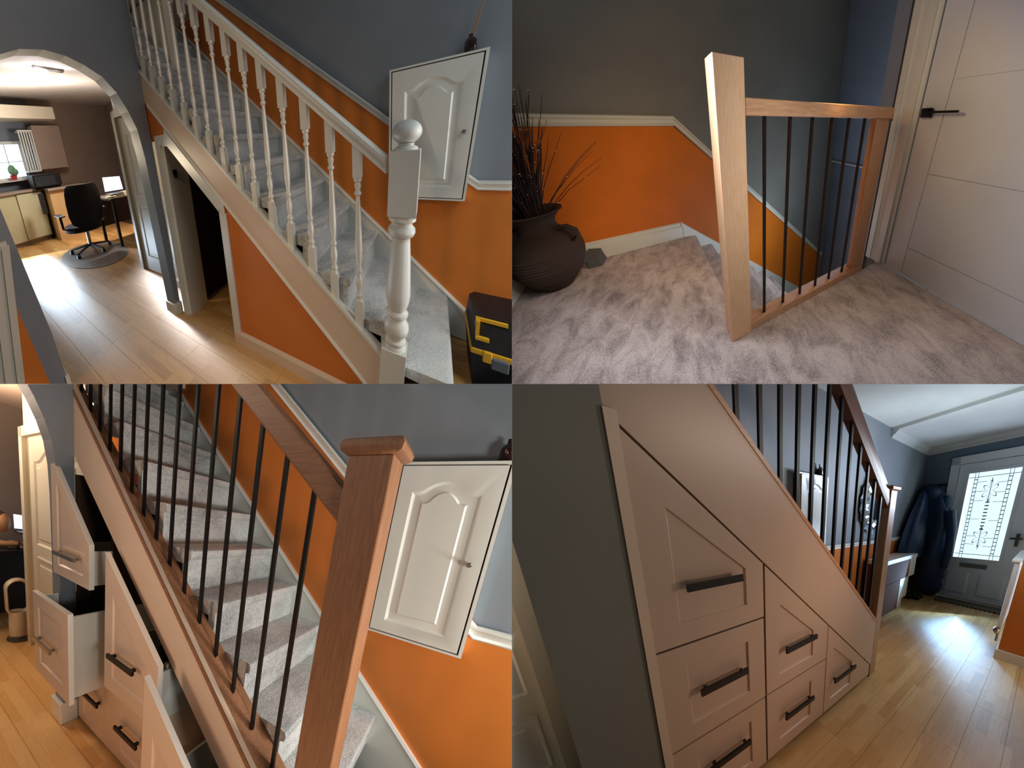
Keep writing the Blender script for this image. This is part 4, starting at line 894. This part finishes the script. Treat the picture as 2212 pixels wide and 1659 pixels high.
for y0 in (.74, .28): build(R, 'door_panel', G().loft([[(XD-.0, a, b) for a, b in ((y0,.12),(y0+.34,.12),(y0+.34,.55),(y0,.55))], [(XD-.014, a, b) for a, b in ((y0+.03,.15),(y0+.31,.15),(y0+.31,.52),(y0+.03,.52))]]), m_doorw, fd)
build(R, 'door_handle', G().box(XD-.03, XD, .26, .30, 1.05, 1.25).box(XD-.06, XD-.03, .22, .36, 1.16, 1.19), m_chrome, fd)
build(R, 'doormat', G().box(4.86, 5.16, .2, 1.12, 0, .014), paint('mat_fibre', rgb(96, 92, 72), .95), label='narrow grey-brown doormat in front of the front door', cat='doormat')
g = G()
for k in range(16): g.box(4.83, 4.865, .22+.056*k, .25+.056*k, .001, .012)
build(R, 'mat_edge', g, m_black, bpy.data.objects.get('doormat'), label='black ribbed edge') if bpy.data.objects.get('doormat') else None
# coats
ct = thing(R, 'coats', (5.0, 1.5, .1), 'dark navy hooded padded coats hanging beside the front door', 'coat')
ct.name = 'hanging_coat'
def coat_rings(xc, cy_, tab, n=24):
    rings = []
    for z, hy, hx, off in tab:
        rings.append([(xc-hx*max(-.15, math.cos(a))*(1+.12*math.sin(5*a+3*z)), cy_+off+hy*math.sin(a)*(1+.04*math.sin(11*z)), z) for a in [i*2*math.pi/n for i in range(n)]])
    return rings
tab = [(.02,.17,.14,0),(.12,.24,.18,0),(.24,.27,.21,.01),(.30,.25,.19,.01),(.42,.29,.22,.01),(.50,.27,.20,.01),(.62,.30,.22,.02),(.70,.28,.20,.02),(.82,.31,.22,.02),(.90,.29,.20,.02),(1.05,.31,.21,.03),(1.12,.29,.19,.03),(1.28,.30,.19,.04),(1.45,.28,.17,.05),(1.6,.25,.16,.06),(1.75,.21,.15,.08),(1.88,.17,.15,.10),(2.0,.12,.13,.11),(2.07,.06,.08,.11)]
build(R, 'coat_body', G().loft(coat_rings(5.14, 1.34, tab)), m_navy, ct, smooth=60)
build(R, 'sleeve', G().tube([(5.0, 1.14, 1.62), (4.97, 1.07, 1.3), (4.96, 1.05, 1.0), (4.97, 1.08, .62)], .085, 12, .06), m_navy, ct, smooth=60)
c2 = thing(R, 'hanging_coat', (4.75, 1.6, .8), 'shorter dark navy coat hanging in the corner left of the long hooded coat', 'coat')
tab2 = [(.78,.18,.40,0),(.84,.21,.45,0),(.95,.19,.43,0),(1.0,.21,.45,0),(1.18,.19,.41,0),(1.24,.20,.42,0),(1.4,.18,.38,.0),(1.6,.16,.31,.0),(1.8,.12,.20,.02),(1.95,.10,.14,.03),(2.02,.05,.08,.03)]
build(R, 'coat_body', G().loft([[(4.66+.36*(z-.78)/1.24+r*math.cos(a)*(1+.08*math.sin(6*a)), 1.60-hy*max(-.1, math.sin(a)), z) for a in [i*2*math.pi/24 for i in range(24)]] for z, hy, r, o_ in tab2]), m_navy, c2, smooth=60)
ct['label'] = 'long dark navy hooded padded coat hanging beside the front door'
build(R, 'hood', G().ell((5.10, 1.50, 1.93), (.16, .19, .17), 14, 9), m_navy, ct, smooth=60)
build(R, 'hook', G().box(5.2, 5.25, 1.3, 1.5, 2.08, 2.12), m_chrome, ct)
bgc = build(R, 'small_bag', G().ell((5.10, 1.24, 1.75), (.05, .06, .15), 12, 8), paint('blue_fabric', rgb(50, 84, 108), .7), label='small blue bag hanging between the coats and the door', cat='bag', smooth=60)
for k, (x_, y_) in enumerate(((4.66, 1.45), (4.72, 1.33))):
    s = thing(R, 'shoe', (x_, y_, 0), ['black shoe on the floor under the coats, nearer the steps', 'black shoe on the floor under the coats, nearer the door'][k], 'shoe', 'shoes under the coats')
    build(R, 'upper', G().loft([[(x_+a*.14, y_+b*.045, z) for a, b in ((-1,-.8),(0,-1),(.9,-.7),(1,0),(.9,.7),(0,1),(-1,.8))] for z in (.015, .05)]+[[(x_+.05+a*.08, y_+b*.035, .10) for a, b in ((-1,-.8),(0,-1),(.9,-.7),(1,0),(.9,.7),(0,1),(-1,.8))]]), m_seat, s, smooth=50)
    build(R, 'sole', G().box(x_-.145, x_+.145, y_-.048, y_+.048, 0, .015), m_black, s)
# right-hand wall stub, radiator
struct(R, 'wall_right', G().box(3.25, 3.6, -.6, .10, 0, 1.13), m_orange, 'orange lower wall at the right edge')
struct(R, 'wall_right_upper', G().box(3.26, 3.6, -.6, .095, 1.13, 2.75), m_grey, 'grey upper wall at the right edge')
struct(R, 'baseboard_right', G().box(3.23, 3.62, -.6, .118, 0, .105), m_white, 'white skirting at the right edge')
rd = thing(R, 'radiator', (3.9, .15, .1), 'white panel radiator with chrome valve at the right edge beyond the orange wall', 'radiator')
build(R, 'radiator_panel', G().box(3.62, 4.75, .13, .17, .22, 1.02).bevel(.005), m_white, rd)
build(R, 'top_grille', G().box(3.60, 4.77, .09, .19, 1.02, 1.045), m_white, rd)
build(R, 'valve', G().tube([(3.66, .15, .03), (3.66, .15, .22)], .016, 8).ell((3.64, .17, .17), (.03, .03, .05), 10, 6), m_chrome, rd, smooth=50)
# ---------------------------------------------------------------- tidy: drop Empties nothing of which can be seen
clean()
for o in [o for o in scene.objects if o.type == 'EMPTY' and not o.children]:
    bpy.data.objects.remove(o)
